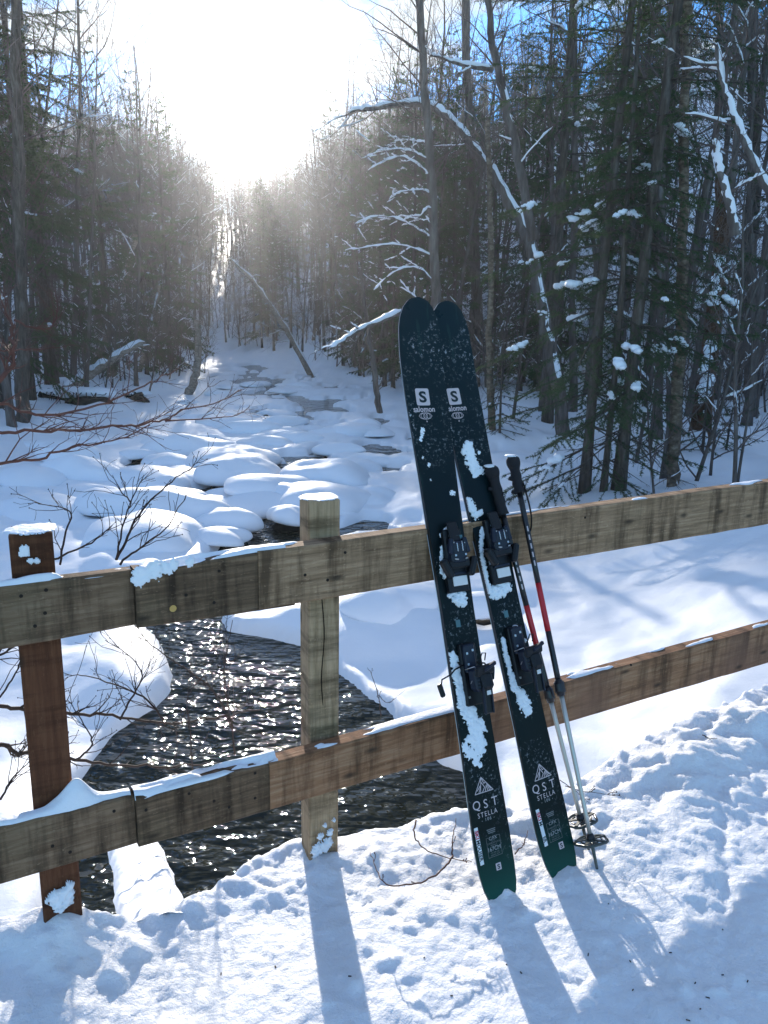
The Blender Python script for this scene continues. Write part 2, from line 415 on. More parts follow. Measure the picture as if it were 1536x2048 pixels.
V, q = sheet(axis(-45, 12, -8, 4, 0.5, 1.1), axis(1.2, 75, 1.5, 30, 0.5, 1.06), lambda x, y: zw(y))
wtr = link('creek_water', raw_mesh('creek_water', V, [q]), M['water']); tag(wtr, 'dark rippling creek water glittering in the sun', 'water', kind='structure')

# ------------------------------------------------------------------ fence line
FD = np.array([0.857, 0.515]); FD /= np.linalg.norm(FD)       # along the fence, to the right and away
FN = np.array([-FD[1], FD[0]])                                  # away from the viewer
FP0 = np.array([-0.826, 1.556])                                 # a point of the rails' near face
def fence_hit(px, py, v=0.0):
    d = ray(px, py); p = FP0 + FN * v
    t = (FN @ p) / (FN @ d[:2]); P = C0 + d * t
    return P, (P[:2] - FP0) @ FD
def fpt(u, v, z): p = FP0 + FD * u + FN * v; return np.array([p[0], p[1], z])

# ------------------------------------------------------------------ snow on the bridge deck
EDGE = [(-300, 1850, 0.0), (0, 1806, 0.01), (90, 1800, 0.0), (180, 1816, 0.0), (260, 1806, -0.02), (360, 1782, -0.05), (480, 1715, -0.07), (590, 1652, -0.07), (690, 1640, -0.06), (800, 1622, -0.05),
        (930, 1598, -0.04), (1010, 1585, -0.03), (1130, 1560, -0.01), (1210, 1510, 0.0), (1290, 1455, 0.02), (1400, 1415, 0.02), (1536, 1345, 0.03), (1700, 1290, 0.04)]
EP = np.array([[*on_z(a, b, c)[:2], c] for a, b, c in EDGE])
EP = np.vstack([[-4, EP[0, 1] - 1.5, 0], EP, [EP[-1, 0] + 3, EP[-1, 1] + 1.2, 0.05]])
POSTB = []
def deck(x, y):
    ye = np.interp(x, EP[:, 0], EP[:, 1]) + 0.05 * fbm(x * 4, y * 0 + 3.3, 3, 2) + 0.03 * fbm(x * 14, y * 9, 2, 4)
    ze = np.interp(x, EP[:, 0], EP[:, 2]); d = y - ye
    k = sstep(-0.9, -0.05, d)
    z = ze * k - 0.048
    near = np.exp(-((d + 0.10) / 0.16) ** 2)
    right = sstep(0.5, 1.2, x)
    z = z + near * (0.05 * fbm(x * 6, y * 6, 3, 12) + 0.06 * np.maximum(0, fbm(x * 13, y * 13, 2, 14)))
    # churned, crumbly snow: lumps, scuffs and grains of several sizes
    z = z + 0.016 * fbm(x * 3.1, y * 3.1, 2, 50) + 0.015 * fbm(x * 8, y * 8, 3, 51, 0.6)
    lump = np.maximum(0, vnoise(x * 24 + 1.5 * fbm(x * 9, y * 9, 2, 3), y * 24, 53) - 0.55) * sstep(0.35, 0.7, vnoise(x * 3.3, y * 3.3, 58))
    z = z + 0.030 * lump + 0.010 * np.abs(fbm(x * 21, y * 21, 3, 54)) + 0.0085 * fbm(x * 47 + 3 * fbm(x * 9, y * 9, 2, 2), y * 47, 3, 56, 0.8)
    z = z + right * np.exp(-((d + 0.22) / 0.22) ** 2) * 0.16 * np.maximum(0, fbm(x * 4.3, y * 4.3, 3, 63) + 0.10)
    z = z + right * (0.05 * np.maximum(0, fbm(x * 4, y * 4, 3, 60)) + 0.03 * np.maximum(0, fbm(x * 11, y * 11, 3, 61)))
    st = (x * 0.55 + y * 0.83); z = z + 0.010 * fbm(st * 26, (x - y * 0.4) * 5, 3, 66) * sstep(0.3, 0.7, vnoise(x * 1.7, y * 1.7, 8))
    # narrow ski and boot grooves toward the right
    for (gx, sl_, wd, dp) in ((1.18, -0.36, 0.030, 0.010), (1.36, -0.30, 0.045, 0.012), (1.02, -0.42, 0.022, 0.007)):
        gg = x - (gx + sl_ * (2.0 - y)) + 0.03 * fbm(y * 5 + gx * 9, y * 0, 2, 5); z = z - dp * np.exp(-(gg / wd) ** 2) * sstep(1.55, 1.75, y) * sstep(2.5, 2.3, y)
    for (bx, by, r, h) in POSTB: z = z + h * np.exp(-((x - bx) ** 2 + (y - by) ** 2) / r ** 2)
    fall = np.maximum(0, d)
    return z - np.minimum(1.9, 0.5 * fall + 9 * fall ** 1.4)
PA, PB = fpt(0.14, 0.085, 0), fpt(0.80, 0.085, 0)
PA = np.array([*on_z(118, 1760, 0.05)[:2], 0]); 
# ---- posts and rails
fence = thing('wooden_railing', 'weathered timber bridge railing with two posts and two rails', 'railing', fpt(0.7, 0.06, 0))
FO = fpt(0.7, 0.06, 0)
AX = np.array([[FD[0], FN[0], 0], [FD[1], FN[1], 0], [0, 0, 1]])
def board(name, u0, u1, zt, zb, v0, v1, m, seed, bev=0.004, parent=fence, chip=None):
    """a sawn board along the fence, its own local x along the grain; zt, zb = (left, right) heights"""
    n = max(4, int((u1 - u0) / 0.03)); us = np.linspace(u0, u1, n)
    f = (us - u0) / (u1 - u0)
    T = zt[0] + (zt[1] - zt[0]) * f + 0.0028 * (fbm(us * 9, us * 0 + seed, 3, seed)); B = zb[0] + (zb[1] - zb[0]) * f + 0.003 * fbm(us * 8, us * 0 + seed + 5, 3, seed + 3)
    if chip is not None:
        for (cu, cw, cz) in chip: T = T - cz * np.exp(-((us - cu) / cw) ** 4)
    pr = []
    for (vv, top, ins) in ((v0, 1, 1), (v0, 0, 1), (v0, 0, 0), (v1, 0, 0), (v1, 0, 1), (v1, 1, 1), (v1, 1, 0), (v0, 1, 0)):
        zz = (T if top else B) + (0 if not ins else (-bev if top else bev)); sv = vv if ins else (v0 + bev if vv == v0 else v1 - bev)
        pr.append(np.stack([us, np.full(n, sv), zz], -1))
    k = len(pr); Vv = np.stack(pr, 1)   # n,k,3
    mb = MB(); i = np.arange(n - 1)[:, None] * k; j = np.arange(k)[None, :]; j2 = (j + 1) % k
    uc = (u0 + u1) / 2; zc = (zt[0] + zb[0]) / 2; vc = (v0 + v1) / 2
    mb.add(Vv - np.array([uc, vc, zc]), np.stack([i + j, i + k + j, i + k + j2, i + j2], -1).reshape(-1, 4))
    mb.f.setdefault(k, []).append(np.array([list(range(k)), [(n - 1) * k + a for a in range(k)][::-1]]))
    o = mb.build(name, m, parent, smooth=False)
    c = fpt(uc, vc, zc) - FO
    o.matrix_local = Matrix(((AX[0, 0], AX[0, 1], 0, c[0]), (AX[1, 0], AX[1, 1], 0, c[1]), (0, 0, 1, c[2]), (0, 0, 0, 1)))
    return o
def ulook(px, py): P, u = fence_hit(px, py); return u, P[2]
uT = {x: ulook(x, y) for x, y in ((0, 1172), (265, 1140), (512, 1101), (850, 1055), (1536, 962))}
uB = {x: ulook(x, y) for x, y in ((0, 1300), (265, 1252), (512, 1217), (850, 1160), (1536, 1046))}
lT = {x: ulook(x, y) for x, y in ((0, 1652), (268, 1592), (535, 1523), (800, 1450), (1536, 1248))}
lB = {x: ulook(x, y) for x, y in ((0, 1770), (268, 1690), (535, 1615), (800, 1540), (1536, 1322))}
def ext(T, B, xa, xb, u):
    def z(D): (ua, za), (ub, zb_) = D[xa], D[xb]; return za + (zb_ - za) * (u - ua) / (ub - ua)
    return z(T), z(B)
def rail(T, B, cuts, mats, name):
    (c0, c1, xe) = cuts
    ul, u1, u2, ur = T[0][0] - 0.9, T[c0][0], T[c1][0], T[1536][0] + 1.3
    a = ext(T, B, 0, c0, ul); 
    board(name, ul, u1, (a[0], T[c0][1]), (a[1], B[c0][1]), 0.0, 0.038, mats[0], 3)
    board(name, u1 + 0.002, u2 + 0.10, (T[c0][1] + 0.002, T[c1][1] - 0.004), (B[c0][1] - 0.004, B[c1][1] - 0.006), -0.013, 0.037, mats[1], 11, chip=[(u1 + 0.1, 0.07, 0.006)])
    b = ext(T, B, c1, 1536, ur)
    board(name, u2, ur, (T[c1][1], b[0]), (B[c1][1], b[1]), -0.016, 0.036, mats[2], 23)
rail(uT, uB, (265, 512, 850), (M['rail_grey'], M['rail_dark'], M['rail_tan']), 'upper_rail_board')
rail(lT, lB, (268, 535, 800), (M['rail_grey'], M['rail_dark'], M['rail_red']), 'lower_rail_board')
def post(name, u, v, zlo, zhi, hw, rot, m, lean=0.0, crack=False):
    mb = MB(); mb.box((0, 0, 0), (hw, hw, (zhi - zlo) / 2), None, 0.004)
    o = mb.build(name, m, fence, smooth=False); c = fpt(u, v, (zlo + zhi) / 2) - FO
    a = math.atan2(FD[1], FD[0]) + rad(rot)
    o.location = c; o.rotation_euler = (0, lean, a); return o, fpt(u, v, 0)
_, uu = fence_hit(92, 1420, 0.088); pa, PA = post('post', uu, 0.088, -0.6, 0.985, 0.0445, -7, M['post_brown'], rad(0.0))
_, uu = fence_hit(639, 1420, 0.088); pb, PB = post('post', uu, 0.088, -0.7, 0.995, 0.0445, -9, M['post_grey'])
tag(pa, 'reddish brown stained post'); tag(pb, 'pale grey post with a long crack')
# drying crack down the pale post, as a thin dark strip with the crack's shade put into its colour
cm = mat('crack shadow wood', (0.015, 0.012, 0.01), 0.95, 0.0)[0]
mb = MB(); zz = np.linspace(0.40, 0.735, 14); mb.tube(np.stack([0.004 * np.sin(zz * 23) + 0.0, np.full(14, -0.0445), zz], -1), np.concatenate([[0.0008], np.full(12, 0.0017), [0.001]]), 4)
o = mb.build('crack', cm, pb, smooth=False); o.location = (-0.004, 0, -(0.995 - 0.7) / 2)
# screw heads / nail holes
nm = mat('rusted nail', (0.03, 0.02, 0.015), 0.7, 0.3, 0.4)[0]
for (px, py, v) in [(690, 1105, -.016), (655, 1160, -.016), (610, 1150, -.016), (428, 1205, -.013), (372, 1190, -.013), (438, 1142, -.013), (92, 1180, 0), (90, 1226, 0), (70, 1252, 0), (42, 1192, 0),
                    (378, 1587, -.013), (428, 1602, -.013), (458, 1614, -.013), (510, 1546, -.013), (510, 1596, -.013), (292, 1620, -.013), (105, 1692, 0), (140, 1704, 0), (228, 1622, 0), (1262, 1330, -.016), (1170, 1035, -.016)]:
    P, u = fence_hit(px, py, v)
    mb = MB(); an = np.linspace(0, 2 * math.pi, 8, endpoint=False); mb.tube([[0, -0.0015, 0], [0, 0.004, 0]], 0.0042, 7)
    o = mb.build('nail', nm, fence, smooth=False); c = P - FO
    o.matrix_local = Matrix(((AX[0, 0], AX[0, 1], 0, c[0]), (AX[1, 0], AX[1, 1], 0, c[1]), (0, 0, 1, c[2]), (0, 0, 0, 1)))
P, u = fence_hit(346, 1217, -0.013)
mb = MB(); mb.tube([[0, -0.001, 0], [0, 0.004, 0]], 0.0085, 12); o = mb.build('knot', mat('orange knot', (0.55, 0.33, 0.10), 0.7)[0], fence, smooth=False); c = P - FO
o.matrix_local = Matrix(((AX[0, 0], AX[0, 1], 0, c[0]), (AX[1, 0], AX[1, 1], 0, c[1]), (0, 0, 1, c[2]), (0, 0, 0, 1)))

_t1, _t2 = on_z(1001, 1783, -0.048), on_z(1124, 1737, -0.048)
POSTB += [(_t1[0], _t1[1] - .02, 0.07, 0.022), (_t2[0], _t2[1] - .02, 0.07, 0.018), (PA[0], PA[1] - 0.03, 0.10, 0.05), (PB[0] + 0.01, PB[1] - 0.0, 0.13, 0.02)]
V, q = sheet(axis(-3.2, 4.5, -1.35, 1.75, 0.0085, 1.05), axis(-1.2, 6.3, 0.75, 3.1, 0.0085, 1.05), deck)
o = link('bridge_deck_snow', raw_mesh('bridge_deck_snow', V, [q]), M['snow_deck']); tag(o, 'trampled sunlit snow on the bridge deck', 'snow', kind='structure')
def dz(x, y): return float(deck(np.array([float(x)]), np.array([float(y)]))[0])

# snow-topped abutment beam running out over the water
Pa, Pb = on_z(305, 1815, -0.12), on_z(272, 1690, -0.42)
bt = thing('bridge_beam', 'snow covered beam end sticking out over the dark water', 'beam', (Pa + Pb) / 2)
o0 = (Pa + Pb) / 2; mb = MB(); dv = Pb - Pa; L_ = np.linalg.norm(dv); e1 = dv / L_; e2 = np.cross(e1, [0, 0, 1]); e2 /= np.linalg.norm(e2); e3 = np.cross(e2, e1)
Mx = np.stack([e2, e1, e3], 1)
mb.box((0, 0, -0.10), (0.085, L_ / 2 + 0.12, 0.07), Mx, 0.01); mb.build('timber', M['bark_rot'], bt, smooth=False)
mb = MB(); xs = np.linspace(-0.092, 0.092, 16); ys = np.linspace(-L_ / 2 - 0.1, L_ / 2 + 0.13, 50); X, Y = np.meshgrid(xs, ys)
Z = 0.045 * np.clip(1 - (X / 0.093) ** 6, 0, 1) ** .5 * sstep(L_ / 2 + 0.13, L_ / 2 + 0.08, Y) - 0.035 + 0.035 * fbm(X * 14, Y * 14, 3, 3); X = X * (1 + 0.12 * fbm(Y * 9, Y * 0, 2, 8)) + 0.02 * fbm(Y * 5, Y * 0 + 2, 2, 9)
i = np.arange(49)[:, None] * 16; j = np.arange(15)[None, :]
Vb = np.stack([X, Y, Z], -1).reshape(-1, 3) @ Mx.T
mb.add(Vb, np.stack([i + j, i + j + 1, i + 16 + j + 1, i + 16 + j], -1).reshape(-1, 4)); mb.build('snow_cover', M['snow'], bt)

# ------------------------------------------------------------------ patches of clinging snow (height field over any surface)
def patch(circles, surf, cell, h, seed, rough=0.5, fine=0):
    """circles (a, b, r) in surface coords; surf(a, b, n) -> world points"""
    c = np.array(circles, float); pad = c[:, 2].max()
    a = np.arange((c[:, 0] - c[:, 2]).min() - pad * .3, (c[:, 0] + c[:, 2]).max() + pad * .3, cell); b = np.arange((c[:, 1] - c[:, 2]).min() - pad * .3, (c[:, 1] + c[:, 2]).max() + pad * .3, cell)
    A, B = np.meshgrid(a, b); f = np.full(A.shape, -1.0)
    for (ca, cb, r) in c: f = np.maximum(f, 1 - np.hypot(A - ca, B - cb) / r)
    rm = float(np.median(c[:, 2])); f = np.minimum(f, .55) + rough * 1.7 * fbm(A / rm * 1.9, B / rm * 1.9, 4, seed, 0.65)
    if fine: f = f + 0.55 * fbm(A / .009, B / .009, 3, seed + 3, .7)
    n, m = A.shape; i = np.arange(n - 1)[:, None] * m; j = np.arange(m - 1)[None, :]
    q = np.stack([i + j, i + j + 1, i + m + j + 1, i + m + j], -1).reshape(-1, 4)
    ff = f.ravel(); keep = (ff[q] > 0).sum(1) >= 2; q = q[keep]
    if not len(q): return None
    N = h * np.sqrt(np.clip(f * 2.0, 0, 1)) * (0.75 + 0.6 * (fbm(A / cell / 5, B / cell / 5, 2, seed + 9) + 0.5)); N = np.where(f > 0, N, -0.0015)
    P = surf(A.ravel(), B.ravel(), N.ravel())
    us, inv = np.unique(q, return_inverse=True)
    return P[us], inv.reshape(q.shape)

# snow lying along the rail tops
def rail_top(T, xa, xb): 
    (ua, za), (ub, zb_) = T[xa], T[xb]
    return lambda u: za + (zb_ - za) * (u - ua) / (ub - ua)
def rail_snow(T, x0, x1, segs, h, v0, v1, label, seed, thick=None):
    zf = lambda u: np.interp(u, [T[k][0] for k in sorted(T)], [T[k][1] for k in sorted(T)])
    us = np.arange(x0, x1, 0.006); vs_ = np.linspace(v0, v1, 12)
    A, B = np.meshgrid(us, vs_); w = (B - v0) / (v1 - v0)
    Hh = h * (0.55 + 1.2 * (fbm(A * 9, B * 8, 3, seed) + 0.3))
    for (cu, wd, hh) in (thick or []): Hh = Hh + hh * np.exp(-((A - cu) / wd) ** 2) * (0.4 + 0.9 * w)
    prof = np.sqrt(np.clip(1 - (2 * w - 1) ** 4, 0, 1)); gap = sstep(-0.02, 0.10, fbm(A * 5, B * 30, 3, seed + 5) + segs)
    Z = zf(A) + np.maximum(Hh * prof, 0.001) * gap - 0.003 * (1 - prof) - 0.004 * (1 - gap)
    P = FP0[None, None, :] + A[..., None] * FD + (B + 0.006 * fbm(A * 20, B * 0 + 1, 2, seed))[..., None] * FN
    V = np.concatenate([P, Z[..., None]], -1).reshape(-1, 3); n, m = A.shape; i = np.arange(n - 1)[:, None] * m; j = np.arange(m - 1)[None, :]
    o = link('rail_snow', raw_mesh('rail_snow', V - V.mean(0), [np.stack([i + j, i + j + 1, i + m + j + 1, i + m + j], -1).reshape(-1, 4)]), M['snow_small'])
    o.location = V.mean(0); tag(o, label, 'snow', 'snow lying on the railing'); return o
uPA = (PA[:2] - FP0) @ FD; uPB = (PB[:2] - FP0) @ FD
rail_snow(uT, uT[0][0] - 0.5, uT[265][0], 0.10, 0.006, 0.001, 0.037, 'thin snow crust on the top rail beside the brown post', 4, [(uPA + 0.0, 0.07, 0.012)])
rail_snow(uT, uT[265][0] + 0.02, uT[512][0] + 0.08, 0.05, 0.008, -0.010, 0.036, 'patchy snow on the top of the dark spliced upper board', 14)
rail_snow(uT, uT[512][0] + 0.06, uT[1536][0] + 0.5, -0.06, 0.0028, -0.012, 0.036, 'narrow frosty snow strip along the upper rail behind the skis', 24, [(uPB, 0.05, 0.02)])
rail_snow(lT, lT[0][0] - 0.4, lT[268][0], 0.16, 0.007, 0.001, 0.037, 'snow heaped on the lower rail against the brown post', 34, [(uPA + 0.05, 0.032, 0.045), (uPA + 0.02, 0.04, 0.018)])
rail_snow(lT, lT[268][0], lT[535][0] + 0.03, 0.22, 0.016, -0.012, 0.036, 'soft snow strip on the lower rail between the posts', 44)
rail_snow(lT, lT[535][0] + 0.04, lT[1536][0] + 0.5, -0.07, 0.0045, -0.008, 0.036, 'broken snow crust on the lower rail behind the skis', 54, [(uPB + 0.0, 0.035, 0.028)])
# snow caps on the posts
for (pt, top, lab, hh) in ((PA, 0.985, 'thin snow cap on the brown post', 0.004), (PB, 0.995, 'frost and snow on the pale post top', 0.0022)):
    a_ = math.atan2(FD[1], FD[0]) - rad(8)
    def sf(a, b, n, pt=pt, top=top): return np.stack([pt[0] + a * math.cos(a_) - b * math.sin(a_), pt[1] + a * math.sin(a_) + b * math.cos(a_), top + n], -1)
    res = patch([(0, 0, 0.05), (0.015, 0.01, 0.04), (-0.02, 0, 0.035)], sf, 0.003, hh, 7, 0.35)
    V = res[0]; V[:, 0] = np.clip(V[:, 0], pt[0] - .06, pt[0] + .06); o = link('post_snow', raw_mesh('post_snow', V - V.mean(0), [res[1]]), M['snow_small']); o.location = V.mean(0); tag(o, lab, 'snow', 'snow lying on the railing')
# snow stuck to faces: spliced board, post feet
def face_patch(name, pxs, v, h, seed, label, cell=0.003):
    cs = []
    for (px, py, r) in pxs: P, u = fence_hit(px, py, v); cs.append((u, P[2], r))
    res = patch(cs, lambda a, b, n: np.concatenate([FP0[None] + a[:, None] * FD + (v - n)[:, None] * FN, b[:, None]], 1), min(cell, .0025), h * .7, seed, .7, 1)
    if res: o = link(name, raw_mesh(name, res[0] - res[0].mean(0), [res[1]]), M['snow_small']); o.location = res[0].mean(0); tag(o, label, 'snow', 'snow lying on the railing')
face_patch('rail_snow', [(285, 1152, .022), (310, 1142, .022), (335, 1136, .018), (345, 1130, .014), (275, 1160, .014), (380, 1124, .012)], -0.013, 0.007, 5, 'snow clump stuck to the spliced upper board')
face_patch('post_snow', [(50, 1105, .012), (48, 1098, .008), (62, 1122, .006), (75, 1122, .006)], 0.036, 0.005, 6, 'small snow spots on the brown post')
face_patch('post_snow', [(650, 1690, .022), (635, 1700, .02), (660, 1665, .010), (640, 1672, .010), (668, 1640, .006), (650, 1650, .006)], 0.034, 0.012, 8, 'crumbly snow stuck to the foot of the pale post')
face_patch('post_snow', [(130, 1790, .02), (125, 1800, .025), (140, 1770, .012), (108, 1795, .016)], 0.036, 0.015, 9, 'crumbly snow stuck to the foot of the brown post')

# ------------------------------------------------------------------ tree makers
def unit(v): v = np.asarray(v, float); return v / (np.linalg.norm(v) + 1e-9)
def limb(rs, p, d, length, nseg, wob, trop):
    P = [np.array(p, float)]; d = unit(d); st = length / nseg
    for i in range(nseg):
        d = unit(d + rs.normal(0, wob, 3) + np.array([0, 0, trop])); P.append(P[-1] + d * st)
    return np.array(P)
def side_dir(rs, d, ang, az=None):
    d = unit(d); a = unit(np.cross(d, [0.3, 0.2, 1.0] if abs(d[2]) < 0.9 else [1.0, 0.2, 0])); b = np.cross(d, a)
    t = rs.rand() * 2 * math.pi if az is None else az
    return d * math.cos(ang) + (a * math.cos(t) + b * math.sin(t)) * math.sin(ang)
def snow_on(rs, sn, P, rr, chance, base=0.012):
    """snow lying on a limb where it is not too steep"""
    d = np.diff(P, axis=0); sl = np.abs(d[:, 2]) / (np.linalg.norm(d, axis=1) + 1e-9)
    i = 0
    while i < len(sl):
        if sl[i] < 0.72 and rs.rand() < chance:
            j = i
            while j < len(sl) and sl[j] < 0.78 and j - i < 6: j += 1
            j = min(j, i + 1 + rs.randint(1, 4)); Q = P[i:j + 1].copy(); r = np.interp(np.arange(i, j + 1), np.arange(len(rr)), rr)
            w = r * 0.9 + base * (0.7 + 0.8 * rs.rand(len(Q)))
            tt = np.linspace(0, len(Q) - 1, 2 * len(Q)); Q = np.stack([np.interp(tt, np.arange(len(Q)), Q[:, q_]) for q_ in range(3)], -1); r = np.interp(tt, np.arange(len(r)), r); w = (r * .8 + base * (.35 + 1.2 * rs.rand(len(Q)))); Q += rs.normal(0, base * .35, Q.shape)
            w[0] *= 0.45; w[-1] *= 0.4
            Q[:, 2] += r * 0.55 + w * 0.45
            sn.tube(Q, w, 5, True, 0.8); i = j + 1
        else: i += 1
def bare_tree(seed, H, r0, clear=0.35, n1=18, spread=1.0, n2=6, n3=5, fork=False, snow=0.12, lean=0.02, k=8, twig=0.0045):
    rs = np.random.RandomState(seed); tr, cr_, sn = MB(), MB(), MB()
    n = 16; P = limb(rs, (0, 0, -0.3), (lean * rs.normal(), lean * rs.normal(), 1), H, n, 0.035, 0.03)
    rr = r0 * (1 - np.linspace(0, 1, n + 1)) ** 0.8 + 0.008; rr[0] *= 1.5; rr[1] *= 1.08
    tr.tube(P, rr, k)
    mains = [(P, rr, clear, n1)]
    if fork:
        f = int(n * rs.uniform(0.35, 0.55)); Q = limb(rs, P[f], side_dir(rs, P[f + 1] - P[f], 0.45), H * 0.55, 11, 0.05, 0.10); r2 = rr[f] * 0.75 * (1 - np.linspace(0, 1, 12)) ** 0.8 + 0.006
        tr.tube(Q, r2, 6); mains.append((Q, r2, 0.15, n1 * 2 // 3))
    for (P, rr, c0, nb) in mains:
        m = len(P) - 1
        for b in range(nb):
            f = c0 + (1 - c0) * (b + rs.rand()) / nb; f = min(f, 0.985); i = int(f * m); p = P[i] + (P[i + 1] - P[i]) * (f * m - i); r = np.interp(f * m, np.arange(m + 1), rr)
            ln = spread * H * (0.10 + 0.20 * (1 - f)) * rs.uniform(0.6, 1.3)
            d = side_dir(rs, P[i + 1] - P[i], rs.uniform(0.6, 1.1))
            B = limb(rs, p, d, ln, 7, 0.12, 0.10); rb = max(0.008, min(r * 0.5, 0.012 * ln + 0.006)) * (1 - 0.85 * np.linspace(0, 1, 8))
            cr_.tube(B, rb, 4); snow_on(rs, sn, B, rb, snow)
            for c in range(n2):
                g = rs.uniform(0.2, 0.98); i2 = min(6, int(g * 7)); p2 = B[i2] + (B[i2 + 1] - B[i2]) * (g * 7 - i2)
                l2 = ln * rs.uniform(0.2, 0.5) * (1.15 - 0.6 * g); D = limb(rs, p2, side_dir(rs, B[i2 + 1] - B[i2], rs.uniform(0.5, 1.0)), l2, 4, 0.16, 0.10); r2 = max(twig, rb[i2] * 0.5) * (1 - 0.7 * np.linspace(0, 1, 5))
                cr_.tube(D, r2, 3, False); snow_on(rs, sn, D, r2, snow * 0.5)
                for e in range(n3):
                    h = rs.uniform(0.2, 1.0); i3 = min(3, int(h * 4)); p3 = D[i3] + (D[i3 + 1] - D[i3]) * (h * 4 - i3)
                    W = limb(rs, p3, side_dir(rs, D[i3 + 1] - D[i3], rs.uniform(0.4, 0.9)), l2 * rs.uniform(0.25, 0.6), 2, 0.15, 0.08)
                    cr_.tube(W, [twig * .8, twig * .65, twig * .4], 3, False)
    return tr, cr_, sn
def needles(rs, P, n, ln, wd):
    """n needle blades round the polyline P -> triangles"""
    m = len(P) - 1; t = rs.rand(n) * m; i = np.minimum(t.astype(int), m - 1); f = (t - i)[:, None]
    base = P[i] * (1 - f) + P[i + 1] * f; T = P[i + 1] - P[i]; T /= np.linalg.norm(T, axis=1)[:, None] + 1e-9
    rv = rs.normal(0, 1, (n, 3)); rv -= (rv * T).sum(1)[:, None] * T; rv /= np.linalg.norm(rv, axis=1)[:, None] + 1e-9; rv[:, 2] *= 0.8
    d = T * rs.uniform(0.35, 0.8, (n, 1)) + rv; d /= np.linalg.norm(d, axis=1)[:, None]
    s = np.cross(d, rs.normal(0, 1, (n, 3))); s /= np.linalg.norm(s, axis=1)[:, None] + 1e-9
    L_ = ln * rs.uniform(0.7, 1.3, (n, 1))
    V = np.stack([base - s * wd, base + s * wd, base + d * L_], 1).reshape(-1, 3)
    return V
def spruce(seed, H, r0, base=0.12, nwh=22, green_from=0.3, reach=0.16, dens=1.0, snow=0.2, dead=0.5, nl=0.045, nw=0.006, droop=0.35, snow_sz=0.07):
    """trunk, branches, needles, snow"""
    rs = np.random.RandomState(seed); tr, br, sn = MB(), MB(), MB(); NV = []
    n = 14; P = limb(rs, (0, 0, -0.3), (0.01 * rs.normal(), 0.01 * rs.normal(), 1), H, n, 0.012, 0.02)
    rr = r0 * (1 - np.linspace(0, 1, n + 1)) ** 0.9 + 0.006; rr[0] *= 1.4; tr.tube(P, rr, 8)
    for w in range(nwh):
        f = base + (0.985 - base) * ((w + 0.7 * rs.rand()) / nwh); i = min(n - 1, int(f * n)); p = P[i] + (P[i + 1] - P[i]) * (f * n - i)
        isdead = f < green_from and rs.rand() < dead + 0.4 * (1 - f / green_from)
        for b in range(rs.randint(3, 6)):
            az = rs.rand() * 2 * math.pi; ln = max(0.12, H * reach * (1.04 - f) ** 0.75 * rs.uniform(0.6, 1.15)) * (0.75 if isdead else 1)
            up = 0.25 * f - droop * (1 - f)
            d = np.array([math.cos(az), math.sin(az), up + 0.12 * rs.normal()])
            B = limb(rs, p, d, ln, 6, 0.05, -0.05 if f < 0.6 else 0.02); B[:, 2] += 0.10 * ln * (np.linspace(0, 1, 7) ** 2.2)
            rb = (0.006 + 0.010 * ln / 2) * (1 - 0.8 * np.linspace(0, 1, 7)); br.tube(B, rb, 4, False)
            nt_ = max(3, int(ln * (7 if not isdead else 5)))
            for t in range(nt_):
                g = 0.15 + 0.83 * (t + rs.rand()) / nt_; i2 = min(5, int(g * 6)); p2 = B[i2] + (B[i2 + 1] - B[i2]) * (g * 6 - i2)
                sd = 1 if (t % 2) else -1; T = unit(B[i2 + 1] - B[i2]); S = unit(np.cross(T, [0, 0, 1])) * sd
                l2 = ln * rs.uniform(0.16, 0.36) * (1.25 - g); dd = unit(T * 0.75 + S * rs.uniform(0.5, 1.0) + np.array([0, 0, -0.28]))
                D = limb(rs, p2, dd, l2, 3, 0.10, -0.04); br.tube(D, [0.0035, 0.003, 0.0025, 0.002], 3, False)
                if not isdead: NV.append(needles(rs, D, max(4, int(l2 * 95 * dens)), nl, nw))
                elif rs.rand() < 0.6:
                    W = limb(rs, D[1], side_dir(rs, D[2] - D[1], 0.7), l2 * 0.6, 2, 0.2, 0); br.tube(W, [0.0025, 0.002, 0.0015], 3, False)
            if not isdead: NV.append(needles(rs, B[3:], int(ln * 45 * dens), nl, nw))
            if rs.rand() < snow * 1.2 and not isdead:
                s_ = snow_sz * rs.uniform(0.3, 0.85) * min(1.2, 0.5 + ln / 2); g_ = rs.uniform(.3, .75)
                for e in range(rs.randint(4, 9)):
                    gg = min(.99, g_ + e * s_ * .7 / ln); i3 = int(gg * 6); q = B[i3] + (B[min(6, i3 + 1)] - B[i3]) * (gg * 6 - i3)
                    z_ = s_ * rs.uniform(.35, 1.0); sn.blob(q + rs.normal(0, s_ * .22, 3) + [0, 0, z_ * .35], z_, z_ * rs.uniform(.7, 1.0), z_ * rs.uniform(.5, .75), rs.randint(9999), .38, 8, 4)
    nb = MB()
    if NV:
        NV = np.vstack(NV); nb.add(NV, np.arange(len(NV)).reshape(-1, 3))
    return tr, br, nb, sn

